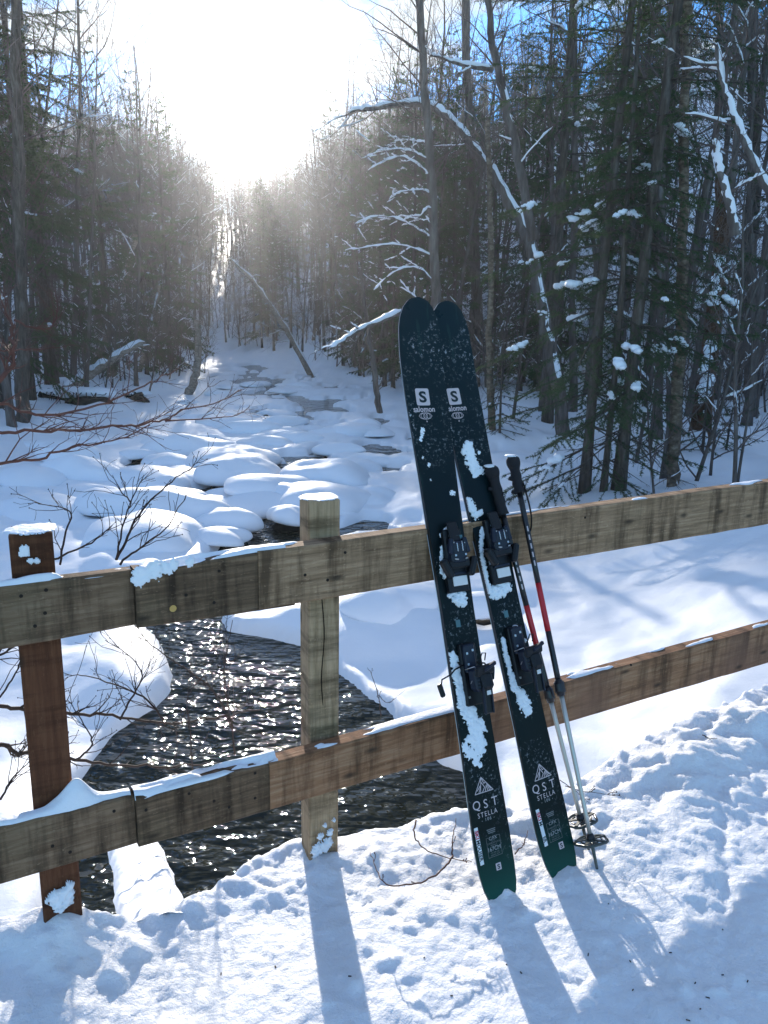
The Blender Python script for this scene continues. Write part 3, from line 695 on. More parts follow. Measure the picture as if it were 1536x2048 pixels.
def set_tree(root, parts, mats):
    for (nm_, mb), m in zip(parts, mats):
        if mb.v: mb.build(nm_, m, root)
    return root
PROTO_B, PROTO_S, PROTO_P, PROTO_K = [], [], [], []
for i, a in enumerate([dict(H=15, r0=.095, clear=.42, fork=False), dict(H=17, r0=.115, clear=.38, fork=True), dict(H=13, r0=.07, clear=.30), dict(H=16, r0=.10, clear=.30, fork=True, spread=1.15),
                       dict(H=14, r0=.08, clear=.5, spread=.85), dict(H=16, r0=.135, clear=.45, spread=1.2, n1=20)]):
    tr, c_, s_ = bare_tree(100 + i, **a); PROTO_B.append((a['H'], [('trunk', tr.mesh('trunk')), ('crown', c_.mesh('crown')), ('branch_snow', s_.mesh('branch_snow'))]))
for i, a in enumerate([dict(H=4.5, r0=.028, clear=.12, n1=16, n2=5, n3=4, spread=1.6, snow=.10), dict(H=3.4, r0=.02, clear=.08, n1=16, n2=5, n3=4, spread=1.9, snow=.12), dict(H=6.5, r0=.04, clear=.2, n1=18, n2=6, n3=4, spread=1.25, snow=.08), dict(H=5.5, r0=.035, clear=.1, n1=22, n2=6, n3=5, spread=1.5, snow=.10, lean=.25)]):
    tr, c_, s_ = bare_tree(140 + i, k=5, **a); PROTO_P.append((a['H'], [('trunk', tr.mesh('trunk')), ('crown', c_.mesh('crown')), ('branch_snow', s_.mesh('branch_snow'))]))
for i, a in enumerate([dict(H=15, r0=.10, base=.10, green_from=.38, nwh=32, dens=.95), dict(H=13, r0=.09, base=.06, green_from=.12, nwh=30, reach=.19, dens=.95), dict(H=16, r0=.11, base=.2, green_from=.5, nwh=28, dens=1.0), dict(H=11, r0=.08, base=.05, green_from=.1, nwh=30, reach=.2, dens=.95)]):
    tr, b_, n_, s_ = spruce(160 + i, nl=.08, nw=.014, snow=.14, **a)
    PROTO_S.append((a['H'], [('trunk', tr.mesh('trunk')), ('branches', b_.mesh('branches')), ('crown', n_.mesh('crown')), ('branch_snow', s_.mesh('branch_snow'))]))
def plant(protos, i, name, label, cat, group, x, y, h, rot, mats, tilt=(0, 0), z=None):
    H, parts = protos[i]; s = h / H
    z = tz(x, y) if z is None else z
    e = thing(name, label, cat, (x, y, z), group); e.rotation_euler = (tilt[0], tilt[1], rot); e.scale = (s, s, s)
    for (nm_, me), m in zip(parts, mats):
        if len(me.vertices) == 0: continue
        o = bpy.data.objects.new(nm_, me); COL.objects.link(o); o.parent = e
        if not len(me.materials): me.materials.append(m)
        if nm_ in ('branch_snow', 'branches'): o['kind'] = 'stuff'
    return e
MB_ = [M['bark'], M['twig'], M['snow']]; MS_ = [M['bark_spruce'], M['bark_spruce'], M['needle'], M['snow']]

rs = np.random.RandomState(7)
SUNXY = np.array([math.sin(SUN_AZ), math.cos(SUN_AZ)])
def allowed_height(x, y, z, want):
    """keep the gap in the treeline that the low sun shines through"""
    px, _, d = proj((x, y, z))
    lim = np.interp(px, [140, 250, 330, 400, 440, 560, 610, 680, 760], [-900, -300, 100, 290, 340, 345, 280, 60, -900])
    d_ = (CY - lim) / FPX
    top = CAMH + (d_ * math.cos(_p) - math.sin(_p)) / (math.cos(_p) + d_ * math.sin(_p)) * y
    off = np.array([x, y]) @ np.array([SUNXY[1], -SUNXY[0]])          # metres right of the sun line
    if -2.7 < off < 0.5 and y > 6: top = min(top, 0.2327 * y - 2.9)
    elif 0.5 <= off < 4.6 and y > 6: top = min(top, 0.2327 * (y - 3) - 0.15)
    return max(0.0, min(want, top - z))
GROUPS = {
    ('b', 'r'): ('hardwood_tree', 'bare grey hardwood standing in the woods on the slope behind the skis', 'tree', 'bare trees on the slope behind the skis'),
    ('b', 'l'): ('hardwood_tree', 'bare hardwood standing on the bank beside the uprooted log', 'tree', 'bare trees on the bank with the uprooted log'),
    ('b', 'f'): ('hardwood_tree', 'hazy bare hardwood at the far end of the creek valley', 'tree', 'bare trees closing the far end of the valley'),
    ('s', 'r'): ('spruce_tree', 'dark green spruce in the woods on the slope behind the skis', 'tree', 'spruces on the slope behind the skis'),
    ('s', 'l'): ('spruce_tree', 'dark spruce rising on the bank beside the uprooted log', 'tree', 'spruces on the bank with the uprooted log'),
    ('s', 'f'): ('spruce_tree', 'hazy spruce at the far end of the creek valley', 'tree', 'spruces closing the far end of the valley'),
    ('p', 'r'): ('sapling', 'thin leafless sapling among the trunks on the slope behind the skis', 'sapling', 'saplings on the slope behind the skis'),
    ('p', 'l'): ('sapling', 'thin leafless sapling on the bank beside the uprooted log', 'sapling', 'saplings on the bank with the uprooted log'),
    ('p', 'f'): ('sapling', 'hazy leafless sapling beside the far reach of the creek', 'sapling', 'saplings by the far reach of the creek'),
}
LOOKS = {'b': ['straight grey', 'tall forked', 'slim', 'wide forked', 'high crowned', 'thick trunked'], 's': ['tall thin legged', 'full skirted', 'high crowned', 'short bushy'], 'p': ['upright', 'low spreading', 'taller', 'leaning']}
SHORT = {('b', 'r'): 'bare hardwood on the slope behind the skis', ('b', 'l'): 'bare hardwood on the bank with the uprooted log', ('b', 'f'): 'hazy bare hardwood at the far end of the creek valley',
         ('s', 'r'): 'green spruce on the slope behind the skis', ('s', 'l'): 'dark spruce on the bank with the uprooted log', ('s', 'f'): 'hazy spruce at the far end of the creek valley',
         ('p', 'r'): 'leafless sapling on the slope behind the skis', ('p', 'l'): 'leafless sapling on the bank with the uprooted log', ('p', 'f'): 'hazy leafless sapling by the far reach of the creek'}
PLACED = []
def scatter(kind, side, n, xr_, yr, hr, gap, mind):
    made = 0
    for _ in range(n * 60):
        if made >= n: break
        y = yr[0] + (yr[1] - yr[0]) * rs.rand() ** 0.8
        if side == 'r': x = xr(y) + gap + (xr_ * (0.25 + 0.75 * min(1, y / yr[1]))) * rs.rand() ** 0.9
        elif side == 'l': x = xl(y) - gap - (xr_ * (0.25 + 0.75 * min(1, y / yr[1]))) * rs.rand() ** 0.9
        else: x = xl(y) - 6 + (xr(y) - xl(y) + 12) * rs.rand() if y > 62 else (xr(y) + 0.5 + rs.rand() * 5 if rs.rand() < .5 else xl(y) - .5 - rs.rand() * 5)
        px, py, d = proj((x, y, 1.0))
        if px < -140 or px > 1680: continue
        if any((x - a) ** 2 + (y - b) ** 2 < mind ** 2 for a, b, k2 in PLACED if k2 == kind): continue
        z = tz(x, y); want = rs.uniform(*hr); h = allowed_height(x, y, z, want)
        if h < want: h *= rs.uniform(.72, 1.0)
        if h < 0.38 * want or h < 1.0: continue
        PR = {'b': PROTO_B, 's': PROTO_S, 'p': PROTO_P}[kind]
        nm_, lab, cat, grp = GROUPS[(kind, side)]; vi = rs.randint(len(PR))
        bank = (x - xr(y)) if side == 'r' else (xl(y) - x)
        if kind == 's' and side == 'r' and y < 34: vi = 2
        look = LOOKS[kind][vi]; where = '' if side == 'f' else (' close to the creek' if bank < 3.5 else (' midway up the bank' if bank < 9 else ' deep in the trees'))
        lab = look + ' ' + SHORT[(kind, side)] + where
        t = rs.normal(0, 0.035 if kind != 'p' else 0.10, 2)
        plant(PR, vi, nm_, lab, cat, grp, x, y, h, rs.rand() * 6.28, MS_ if kind == 's' else MB_, tuple(t), z)
        PLACED.append((x, y, kind)); made += 1
scatter('b', 'r', 82, 26, (13, 75), (12, 19), 1.6, 0.7)
scatter('s', 'r', 34, 28, (20, 85), (10, 19), 2.2, 1.6)
scatter('p', 'r', 70, 18, (9.5, 55), (2.5, 6.5), 0.9, 0.4)
scatter('b', 'l', 110, 24, (15, 75), (12, 18), 0.8, 0.9)
scatter('s', 'l', 13, 24, (19, 85), (9, 17), 1.0, 1.3)
scatter('p', 'l', 85, 9, (16, 60), (2.5, 6), 0.2, 0.4)
def shade_row(n):
    made = 0
    for _ in range(2000):
        if made >= n: break
        y = rs.uniform(30, 52); off = rs.uniform(5.4, 13); x = (off + y * SUNXY[0]) / SUNXY[1]
        if x < xr(y) + .8 or any((x - a) ** 2 + (y - b) ** 2 < 1.7 for a, b, k2 in PLACED): continue
        z = tz(x, y); vi = rs.randint(4); h = rs.uniform(11, 16)
        plant(PROTO_S, vi, 'spruce_tree', LOOKS['s'][vi] + ' ' + SHORT[('s', 'r')] + (' close to the creek' if x - xr(y) < 3.5 else ' midway up the bank'), 'tree', GROUPS[('s', 'r')][3], x, y, h, rs.rand() * 6.28, MS_, (0, 0), z); PLACED.append((x, y, 's')); made += 1
shade_row(30)
for a_, b_, n_ in ((0.6, 6.0, 14),):
    made = 0
    for _ in range(800):
        if made >= n_: break
        y = rs.uniform(60, 92); off = rs.uniform(a_, b_); x = (off + y * SUNXY[0]) / SUNXY[1]
        if any((x - a) ** 2 + (y - b) ** 2 < 1.5 for a, b, k2 in PLACED): continue
        z = tz(x, y); h = allowed_height(x, y, z, 17) * rs.uniform(.86, 1.0); vi = rs.randint(4)
        if h < 5: continue
        plant(PROTO_S, vi, 'spruce_tree', LOOKS['s'][vi] + ' ' + SHORT[('s', 'f')], 'tree', GROUPS[('s', 'f')][3], x, y, h, rs.rand() * 6.28, MS_, (0, 0), z); PLACED.append((x, y, 's')); made += 1
scatter('b', 'f', 110, 0, (52, 115), (12, 22), 0, 1.2)
scatter('s', 'f', 14, 0, (56, 115), (11, 24), 0, 1.2)
scatter('p', 'f', 60, 0, (30, 75), (2.5, 6), 0, 0.5)
made = 0
while made < 46:      # brush that closes the far end of the creek
    y = rs.uniform(60, 82); x = rs.uniform(xl(y) - 3, xr(y) + 3); z = tz(x, y); vi = rs.randint(4); made += 1
    plant(PROTO_P, vi, 'sapling', LOOKS['p'][vi] + ' hazy leafless sapling closing the far end of the creek', 'sapling', 'saplings closing the far end of the creek', x, y, rs.uniform(3.0, 6.5), rs.rand() * 6.28, MB_, tuple(rs.normal(0, .1, 2)), z)
# the wood that covers the hills beyond reads as one mass
dm = {'n': MB(), 't': MB()}
FAR = []
for k in range(760):
    y = 70 + 140 * rs.rand() if k < 420 else 105 + 105 * rs.rand(); x = (rs.rand() * 2 - 1) * (0.62 * y) - 6 if k < 420 else y * rs.uniform(-.36, .02)
    FAR.append((k, x, y))
FAR = np.array(FAR); FZ = terrain(FAR[:, 1], FAR[:, 2])
for (k, x, y), z in zip(FAR, FZ):
    k = int(k); z = float(z)
    if xl(y) - 2 < x < xr(y) + 2 and y < 95: continue
    h = allowed_height(x, y, z, rs.uniform(9, 17))
    if h < 3: continue
    r2 = np.random.RandomState(k)
    if k % 3 == 0:
        V = []
        for w in range(60):
            f = 0.12 + 0.86 * r2.rand(); a = r2.rand() * 6.28; ln = h * 0.17 * (1.05 - f)
            p = np.array([x, y, z + f * h]); d = np.array([math.cos(a), math.sin(a), -0.25]) * ln; s_ = np.array([-math.sin(a), math.cos(a), 0]) * ln * 0.28
            V += [p, p + d * 0.7 + s_, p + d, p, p + d, p + d * 0.7 - s_ - np.array([0, 0, .1])]
        dm['n'].add(np.array(V), np.arange(len(V)).reshape(-1, 3)); dm['t'].tube([[x, y, z], [x, y, z + h]], [.13, .02], 4)
    else:
        T = limb(r2, (x, y, z), (0, 0, 1), h, 6, 0.04, 0.03); dm['t'].tube(T, .14 * (1 - np.linspace(0, .9, 7)), 4)
        for w in range(26):
            f = 0.3 + 0.68 * r2.rand(); i = int(f * 6); B = limb(r2, T[i] + (T[min(6, i + 1)] - T[i]) * (f * 6 - i), side_dir(r2, (0, 0, 1), .8), h * .2 * (1.2 - f), 3, .15, .08); dm['t'].tube(B, [.03, .025, .018, .01], 3, False)
            for e in range(4):
                D = limb(r2, B[r2.randint(1, 4)], side_dir(r2, B[1] - B[0], .7), h * .07, 2, .15, .06); dm['t'].tube(D, [.016, .012, .008], 3, False)
fr = thing('distant_forest', 'mass of hazy bare and evergreen trees covering the far hills', 'forest', (0, 140, 0)); tag(fr, kind='stuff')
dm['n'].build('evergreen_mass', M['needle'], fr, (0, 140, 0)); dm['t'].build('bare_tree_mass', M['bark'], fr, (0, 140, 0))

# ------------------------------------------------------------------ haze volume over the valley, partly standing in for lens glare
hz = MB(); hz.box((0, 100, 26), (190, 112, 31), None, 0.0)
hm = bpy.data.materials.new('valley haze'); hm.use_nodes = True; ht = hm.node_tree; ht.nodes.clear()
ho = node(ht, 'ShaderNodeOutputMaterial'); pv = node(ht, 'ShaderNodeVolumePrincipled')
pv.inputs['Color'].default_value = (0.93, 0.95, 1.0, 1); pv.inputs['Density'].default_value = 0.00042; pv.inputs['Anisotropy'].default_value = 0.79
ht.links.new(pv.outputs[0], ho.inputs['Volume'])
o = hz.build('haze', hm, None, smooth=False); tag(o, 'thin winter haze filling the creek valley, partly added for lens glare round the sun', 'haze', kind='stuff')

# ------------------------------------------------------------------ boulders under snow in the creek bed
def boulder(px, py, wpx, hpx, seed, label=None, name='snow_covered_boulder', dark=0.0):
    c = on_water(px, py, 0.03); d = c[1]; w = wpx * d / FPX / math.cos(_p) * 0.56; h = max(0.17, hpx * d / FPX * 0.86)
    h = min(h, w * 0.8); dep = w * np.random.RandomState(seed).uniform(0.7, 1.0); x, y = c[0], c[1] + dep * 0.75
    r2 = np.random.RandomState(seed + 1); z0 = float(zw(y))
    e = thing(name, label or ('%s boulder under a smooth snow cap, %s' % ('broad' if w > 1.1 else ('rounded' if w > .6 else 'small'), 'in the creek just upstream of the railing' if d < 14 else ('halfway up the visible creek' if d < 24 else 'in the far reach of the creek'))), 'boulder', (x, y, z0), 'snow capped boulders in the creek bed')
    nu, nv = 36, 14; u = np.arange(nu) * 2 * math.pi / nu; ph = r2.rand(4) * 6.28
    lob = 1 + 0.16 * np.sin(2 * u + ph[0]) + 0.11 * np.sin(3 * u + ph[1]) + 0.05 * np.sin(5 * u + ph[2])
    t_ = np.linspace(0, 1, nv); prof_r = np.array([0.86, 0.97, 1.0, 0.995, 0.97, 0.92, 0.85, 0.76, 0.65, 0.52, 0.38, 0.24, 0.11, 0.0]); prof_z = np.array([0.0, 0.03, 0.12, 0.24, 0.37, 0.50, 0.62, 0.72, 0.81, 0.88, 0.94, 0.975, 0.995, 1.0])
    lo = 0.16 if dark else r2.choice([-0.05, 0.0, 0.05, 0.10, 0.16])
    w *= r2.uniform(.75, 1.3); h *= r2.uniform(.75, 1.3)
    V = []
    for r_, z_ in zip(prof_r, prof_z):
        cx = 0.16 * w * math.cos(ph[3]) * z_; cyy = 0.10 * w * math.sin(ph[3]) * z_
        xx = w * lob * r_ * np.cos(u) + cx; yy = dep * lob * r_ * np.sin(u) + cyy
        zz = lo + (h - 0.0) * z_ * (1 + 0.55 * fbm((xx + x) * 1.5, (yy + y) * 1.5, 3, seed)) + 0.03 * np.sin(2 * u + ph[1]) * (1 - z_)
        V.append(np.stack([xx, yy, zz], -1))
    mb = MB(); i = np.arange(nv - 1)[:, None] * nu; j = np.arange(nu)[None, :]; j2 = (j + 1) % nu
    mb.add(np.array(V).reshape(-1, 3), np.stack([i + j, i + j2, i + nu + j2, i + nu + j], -1).reshape(-1, 4)); mb.f.setdefault(nu, []).append(np.array([list(range(nu))[::-1]]))
    mb.build('snow_cap', M['snow'], e)
    mb = MB(); mb.blob((0, 0, -.05), w * .80, dep * .80, min(0.05 + max(lo, .05) * 1.3, h * .6), seed, .12, 16, 7); mb.build('rock', M['rock'], e)
    return e
for k, a in enumerate([(156, 972, 140, 48), (286, 985, 190, 52), (156, 1008, 135, 34), (60, 1062, 210, 60), (310, 1026, 175, 44), (290, 1062, 215, 50), (440, 1074, 150, 56), (275, 1122, 290, 62), (440, 1103, 100, 40),
                       (460, 950, 205, 56), (330, 941, 110, 30), (365, 918, 155, 34), (530, 900, 120, 32), (505, 872, 105, 26), (440, 862, 95, 22), (300, 901, 135, 30), (655, 990, 190, 56), (500, 981, 115, 32), (622, 1014, 66, 24),
                       (735, 1020, 150, 44), (700, 960, 120, 34), (585, 893, 70, 22), (560, 858, 80, 20), (620, 862, 60, 16), (470, 838, 80, 18), (550, 830, 70, 16), (640, 850, 70, 18), (380, 842, 90, 20), (700, 1230, 85, 44),
                       (520, 802, 60, 12), (470, 800, 50, 12), (430, 812, 60, 14), (600, 780, 46, 10), (560, 790, 40, 10), (500, 780, 40, 9), (450, 782, 40, 9), (700, 880, 90, 24), (200, 905, 120, 30), (120, 935, 130, 34), (30, 985, 140, 40), (760, 930, 90, 30),
                       (880, 1120, 120, 40), (970, 1265, 130, 60), (540, 1230, 110, 30)]):
    boulder(*a, 300 + k)
rb = np.random.RandomState(77)
for k in range(46):
    py = 770 + 290 * rb.rand() ** 1.2; px = rb.uniform(240, 700) if py < 850 else rb.uniform(20, 760); sz = (py - 715) * rb.uniform(.28, .62)
    boulder(px, py, max(34, sz), max(9, sz * rb.uniform(.2, .34)), 400 + k)
boulder(783, 1266, 195, 66, 390, 'big boulder with a loaf of snow over its dark wet base beyond the pale post', dark=1.0)

# ------------------------------------------------------------------ trees, logs and snags picked out one by one
def px_limb(pts, y0, y1=None):
    n = len(pts); ys = np.linspace(y0, y1 if y1 else y0, n); P = np.array([at(a, b_, y) for (a, b_), y in zip(pts, ys)])
    t_ = np.linspace(0, n - 1, (n - 1) * 5 + 1); Q = np.stack([np.interp(t_, np.arange(n), P[:, i]) for i in range(3)], -1)
    for _ in range(3): Q[1:-1] = (Q[:-2] + 2 * Q[1:-1] + Q[2:]) / 4
    return Q
def px_tree(name, label, pts, y0, y1, r0, r1, m, snow=0.0, twigs=10, tl=1.0, seed=0, cat='tree', down=0.0, snow_r=0.02, k=9, steep=0.9, ground=True, parent=None):
    if ground:
        G = on_ground(*pts[0]); kk = G[1] / y0; y0, y1, r0, r1, snow_r, tl = [v * kk for v in (y0, y1, r0, r1, snow_r, tl)]
    Q = px_limb(pts, y0, y1)
    if ground: Q = np.vstack([Q[0] - np.array([0, 0, .35]) - (Q[2] - Q[0]) * .2, Q])
    rs_ = np.random.RandomState(seed); n = len(Q); rr_ = np.linspace(r0, r1, n) * (1 + .10 * rs_.normal(0, 1, n).clip(-1.5, 1.5) * .6); rr_[0] *= 1.3
    Q = Q + rs_.normal(0, r0 * .12, Q.shape)
    if parent is not None:
        mb = MB(); mb.tube(Q, rr_, 6); o_ = np.array(parent.location); e = mb.build('limb', m, parent, o_); Q = Q - o_
    else:
        e = thing(name, label, cat, Q[0]); mb = MB(); mb.tube(Q, rr_, k); mb.build('trunk', m, e, Q[0])
    cb, sb = MB(), MB()
    for t_ in range(twigs):
        i = rs_.randint(n // 4, n - 1); B = limb(rs_, Q[i], side_dir(rs_, Q[i + 1] - Q[i], rs_.uniform(.6, 1.2)) + [0, 0, -down], tl * rs_.uniform(.4, 1.2), 6, .12, .04); rb = np.linspace(min(.02, rr_[i] * .5), .004, 7); cb.tube(B, rb, 4, False)
        if snow: snow_on(rs_, sb, B, rb, snow * .6, .014)
        for c in range(6):
            j = rs_.randint(1, 6); D = limb(rs_, B[j], side_dir(rs_, B[j] - B[j - 1], .8), tl * rs_.uniform(.15, .45), 3, .15, .03); cb.tube(D, [.005, .0045, .0035, .002], 3, False)
            for c2 in range(2): W = limb(rs_, D[rs_.randint(1, 4)], side_dir(rs_, D[1] - D[0], .7), tl * .14, 2, .15, .03); cb.tube(W, [.003, .0025, .0015], 3, False)
    if cb.v: tag(cb.build('crown' if parent is None else 'twigs', M['twig'], e, Q[0] if parent is None else (0, 0, 0)), kind=None if parent is None else 'stuff')
    if snow:
        i = 0
        d_ = np.diff(Q, axis=0); sl = np.abs(d_[:, 2]) / np.linalg.norm(d_, axis=1)
        while i < n - 2:
            if sl[i] < steep and rs_.rand() < snow:
                j = min(n - 1, i + rs_.randint(5, 26)); X = Q[i:j + 1].copy(); r_ = rr_[i:j + 1]; w = r_ * .62 + snow_r * (.3 + 1.1 * rs_.rand(len(X))); w[0] *= .3; w[-1] *= .3; X[:, 2] += r_ * .62 + w * .30; X += rs_.normal(0, .006, X.shape); sb.tube(X, w, 7, True, .7); i = j
            else: i += 2
        if sb.v: tag(sb.build('branch_snow', M['snow'], e, Q[0] if parent is None else (0, 0, 0)), kind='stuff')
    return e
D1 = 13.0
px_tree('bowed_tree', 'grey tree bowed into an arch under a stripe of snow', [(1128, 872), (1108, 740), (1085, 610), (1062, 480), (1010, 385), (950, 300), (905, 240), (868, 213), (810, 206), (745, 214), (700, 228)], 13.0, 15.0, .13, .03, M['bark'], .95, 14, 1.0, 11, snow_r=.03, steep=.97)
px_tree('leaning_tree', 'slanting dead trunk with snow in its broken forks above the arched tree', [(1068, 480), (1040, 330), (1012, 210), (985, 90), (970, -40)], 14.5, 14.5, .09, .05, M['bark'], .35, 12, 1.2, 12, snow_r=.022, steep=.97, ground=False)
px_tree('snowy_branch', 'long bare limb with snow along it crossing in front of the dark trunks', [(985, 140), (930, 132), (890, 118), (860, 110)], 14.2, 14.0, .04, .015, M['bark'], 1.0, 4, .5, 13, 'branch', snow_r=.03, ground=False)
px_tree('leaning_birch', 'pale birch leaning far out over the frozen creek', [(622, 752), (585, 680), (545, 615), (505, 560), (462, 520)], 27, 24, .10, .045, M['bark_birch'], .7, 14, 1.5, 14, snow_r=.035)
px_tree('fallen_branch', 'bare snow lined limb slanting down to the creek beside the ski tips', [(805, 622), (765, 640), (725, 656), (690, 676), (662, 697)], 15.5, 14.0, .05, .02, M['bark'], 1.0, 6, .7, 15, 'branch', snow_r=.035, ground=False)
px_tree('slanting_snag', 'thin dark trunk slanting on the bank below the far spruces', [(760, 828), (752, 770), (742, 700), (732, 630), (722, 540)], 20, 20, .09, .04, M['bark'], 0, 14, 1.0, 16)
px_tree('uprooted_log', 'uprooted log with snow along it resting on the creek bank', [(118, 792), (165, 758), (200, 735), (245, 706), (288, 684)], 19.5, 20.5, .14, .07, M['bark_birch'], 1.0, 4, .8, 17, 'log', snow_r=.05)
px_tree('leaning_birch', 'leaning birch rising behind the uprooted log', [(185, 748), (205, 690), (232, 620), (252, 545), (272, 470)], 22, 22, .13, .07, M['bark_birch'], .55, 12, 1.3, 18, snow_r=.03, steep=.99)
px_tree('leaning_birch', 'pale slim birch leaning above the bank rocks', [(278, 745), (292, 690), (308, 630), (318, 570)], 25, 25, .08, .05, M['bark_birch'], .4, 8, 1.0, 19, snow_r=.025, steep=.99)
px_tree('dead_tree', 'dark bare trunk on the near edge of the log bank', [(46, 845), (44, 740), (42, 600), (38, 400), (34, 200), (30, -60)], 17.6, 18, .17, .09, M['bark_spruce'], 0, 22, 1.6, 20)
px_tree('dead_tree', 'stubby slanted trunk leaning at the bend of the bank', [(378, 790), (392, 750), (398, 700), (392, 640)], 27, 27, .16, .09, M['bark_birch'], .2, 8, 1.2, 21)
px_tree('birch_tree', 'mottled slender birch standing just beyond the railing', [(1343, 972), (1352, 850), (1360, 700), (1364, 560), (1366, 420), (1368, 250), (1372, 60), (1374, -120)], 9.6, 9.9, .080, .045, M['bark_yellow'], 0, 16, 1.3, 22)
px_tree('birch_tree', 'thin grey sapling twin crowding the mottled birch', [(1340, 880), (1336, 760), (1338, 620), (1330, 480), (1310, 330), (1290, 150)], 10.2, 10.6, .035, .014, M['bark'], 0, 14, .9, 23)
px_tree('hardwood_tree', 'dark straight trunk beside the snow plastered snag', [(1502, 795), (1498, 700), (1502, 560), (1510, 380), (1508, 200), (1500, -60)], 12.5, 13, .10, .07, M['bark'], 0, 18, 1.5, 24)
px_tree('hardwood_tree', 'broken dark trunk with snow chips behind the ski tips', [(948, 775), (952, 700), (955, 600), (948, 480), (944, 330), (935, 160), (930, -40)], 17, 17.5, .13, .08, M['bark'], .05, 16, 1.6, 25)
px_tree('hardwood_tree', 'slim light trunk right behind the ski tips', [(984, 862), (980, 760), (978, 650), (983, 540), (980, 400), (975, 240)], 13.0, 13.5, .065, .04, M['bark_yellow'], 0, 14, 1.3, 26)
TG = px_tree('hardwood_tree', 'tall grey trunk with drooping snowy limbs beyond the creek', [(872, 640), (868, 500), (862, 330), (850, 180), (838, 0), (830, -80)], 19, 19, .12, .08, M['bark'], 0, 26, 2.2, 27, down=.1, ground=False)
for k, (x0, y0_, x1, y1_, bow) in enumerate([(858, 322, 722, 318, 22), (859, 352, 735, 340, 30), (860, 388, 775, 400, 14), (862, 440, 745, 432, 10), (864, 476, 710, 448, 34), (866, 512, 690, 500, 16), (868, 566, 748, 580, 40), (866, 296, 790, 282, 4), (870, 612, 800, 560, -8), (866, 420, 810, 440, 8)]):
    dx = x0 - x1; r9 = np.random.RandomState(90 + k); wob = r9.normal(0, 5, 4)
    px_tree('limb', None, [(x0, y0_), (x0 - dx * .2, y0_ - bow * .7 + wob[0]), (x0 - dx * .45, (y0_ + y1_) / 2 - bow + wob[1]), (x0 - dx * .75, (y0_ + 3 * y1_) / 4 - bow * .6 + wob[2]), (x1, y1_)], 19, 18.2 + r9.rand(), .026, .006, M['bark'], 1.0, 7, .7, 60 + k, 'branch', snow_r=.030, ground=False, parent=TG)
px_tree('bowed_tree', 'bent trunk with thick snow on its bow at the slope edge', [(1545, 400), (1500, 310), (1470, 240), (1448, 180), (1432, 90)], 10.5, 10.8, .05, .03, M['bark'], .9, 6, .8, 41, snow_r=.03, steep=.97, ground=False)
px_tree('bowed_tree', 'twisted stem with snow hanging in its fork near the snag', [(1470, 470), (1462, 420), (1448, 370), (1436, 330), (1428, 280)], 10.2, 10.2, .06, .03, M['bark'], .9, 5, .6, 42, snow_r=.04, steep=.97, ground=False)
for k in range(8):   # low brush on the log bank
    px = 60 + 48 * k; P = on_ground(px, 742 + 14 * (k % 3))
# snow plastered rotten snag
_g = on_ground(1398, 895)[1]; Q = px_limb([(1396, 900), (1398, 880), (1408, 800), (1420, 700), (1432, 600), (1440, 520), (1446, 420), (1440, 330)], _g, _g * 1.03); rs_ = np.random.RandomState(5)
e = thing('rotten_snag', 'broken rotten snag plastered with thick snow on the slope', 'snag', Q[0]); mb = MB(); rr_ = np.interp(np.linspace(0, 1, len(Q)), [0, .3, .6, .85, 1], [.24, .19, .15, .13, .10]) * (1 + .22 * rs_.rand(len(Q))); mb.tube(Q, rr_, 11); mb.build('trunk', M['bark_rot'], e, Q[0])
mb = MB()
for i in range(2, len(Q) - 6, 1):
    if math.sin(i * .62) > -.35: s_ = rr_[i] * rs_.uniform(.45, .9); mb.blob(Q[i] + np.array([(-.8 + .7 * rs_.rand()) * rr_[i], -.88 * rr_[i], rs_.normal(0, .05)]), s_, s_ * .45, s_ * rs_.uniform(.5, 1.3), 700 + i, .42, 12, 7)
for (a, b_) in ((1395, 880), (1412, 860), (1430, 875), (1380, 870)): mb.blob(on_ground(a, b_ + 15), .26, .2, .10, a, .35, 12, 6)
tag(mb.build('snow_plaster', M['snow'], e, Q[0]), kind='stuff')

def px_spruce(label, px, py, d, h, seed, **k):
    P = on_ground(px, py); kk = P[1] / d; h *= kk; k = dict(k); k['r0'] *= kk; e = thing('spruce_tree', label, 'tree', P)
    tr, b_, n_, s_ = spruce(seed, h, **k); 
    for nm_, mb, m in (('trunk', tr, M['bark_spruce']), ('branches', b_, M['bark_spruce']), ('crown', n_, M['needle']), ('branch_snow', s_, M['snow'])):
        if mb.v:
            o = mb.build(nm_, m, e)
            if nm_ in ('branch_snow', 'branches'): o['kind'] = 'stuff'
    return e
NK = dict(nl=.042, nw=.0055)
px_spruce('tall spruce with low feathery boughs nearest the railing', 1168, 985, 9.7, 14, 501, r0=.066, base=.03, nwh=40, green_from=.06, reach=.14, dens=2.3, snow=.30, snow_sz=.12, dead=.25, **NK)
px_spruce('spruce with a bare lower trunk beside the nearest spruce', 1236, 980, 9.9, 15, 502, r0=.08, base=.04, nwh=38, green_from=.12, reach=.125, dens=2.2, snow=.28, snow_sz=.12, dead=.5, **NK)
px_spruce('slim spruce pole half hidden between the two big spruces', 1206, 985, 10.4, 10, 503, r0=.045, base=.06, nwh=30, green_from=.25, reach=.11, dens=1.3, snow=.12, **NK)
px_spruce('dark spruce trunk with ragged boughs above the arched tree', 1095, 845, 14.0, 15, 504, r0=.09, base=.12, nwh=36, green_from=.28, reach=.16, dens=1.5, snow=.26, snow_sz=.14, nl=.042, nw=.006)
px_spruce('small young spruce growing under the snow plastered snag', 1405, 905, 9.9, 1.7, 505, r0=.02, base=.08, nwh=14, green_from=0, reach=.42, dens=1.6, snow=.1, snow_sz=.05, **NK)
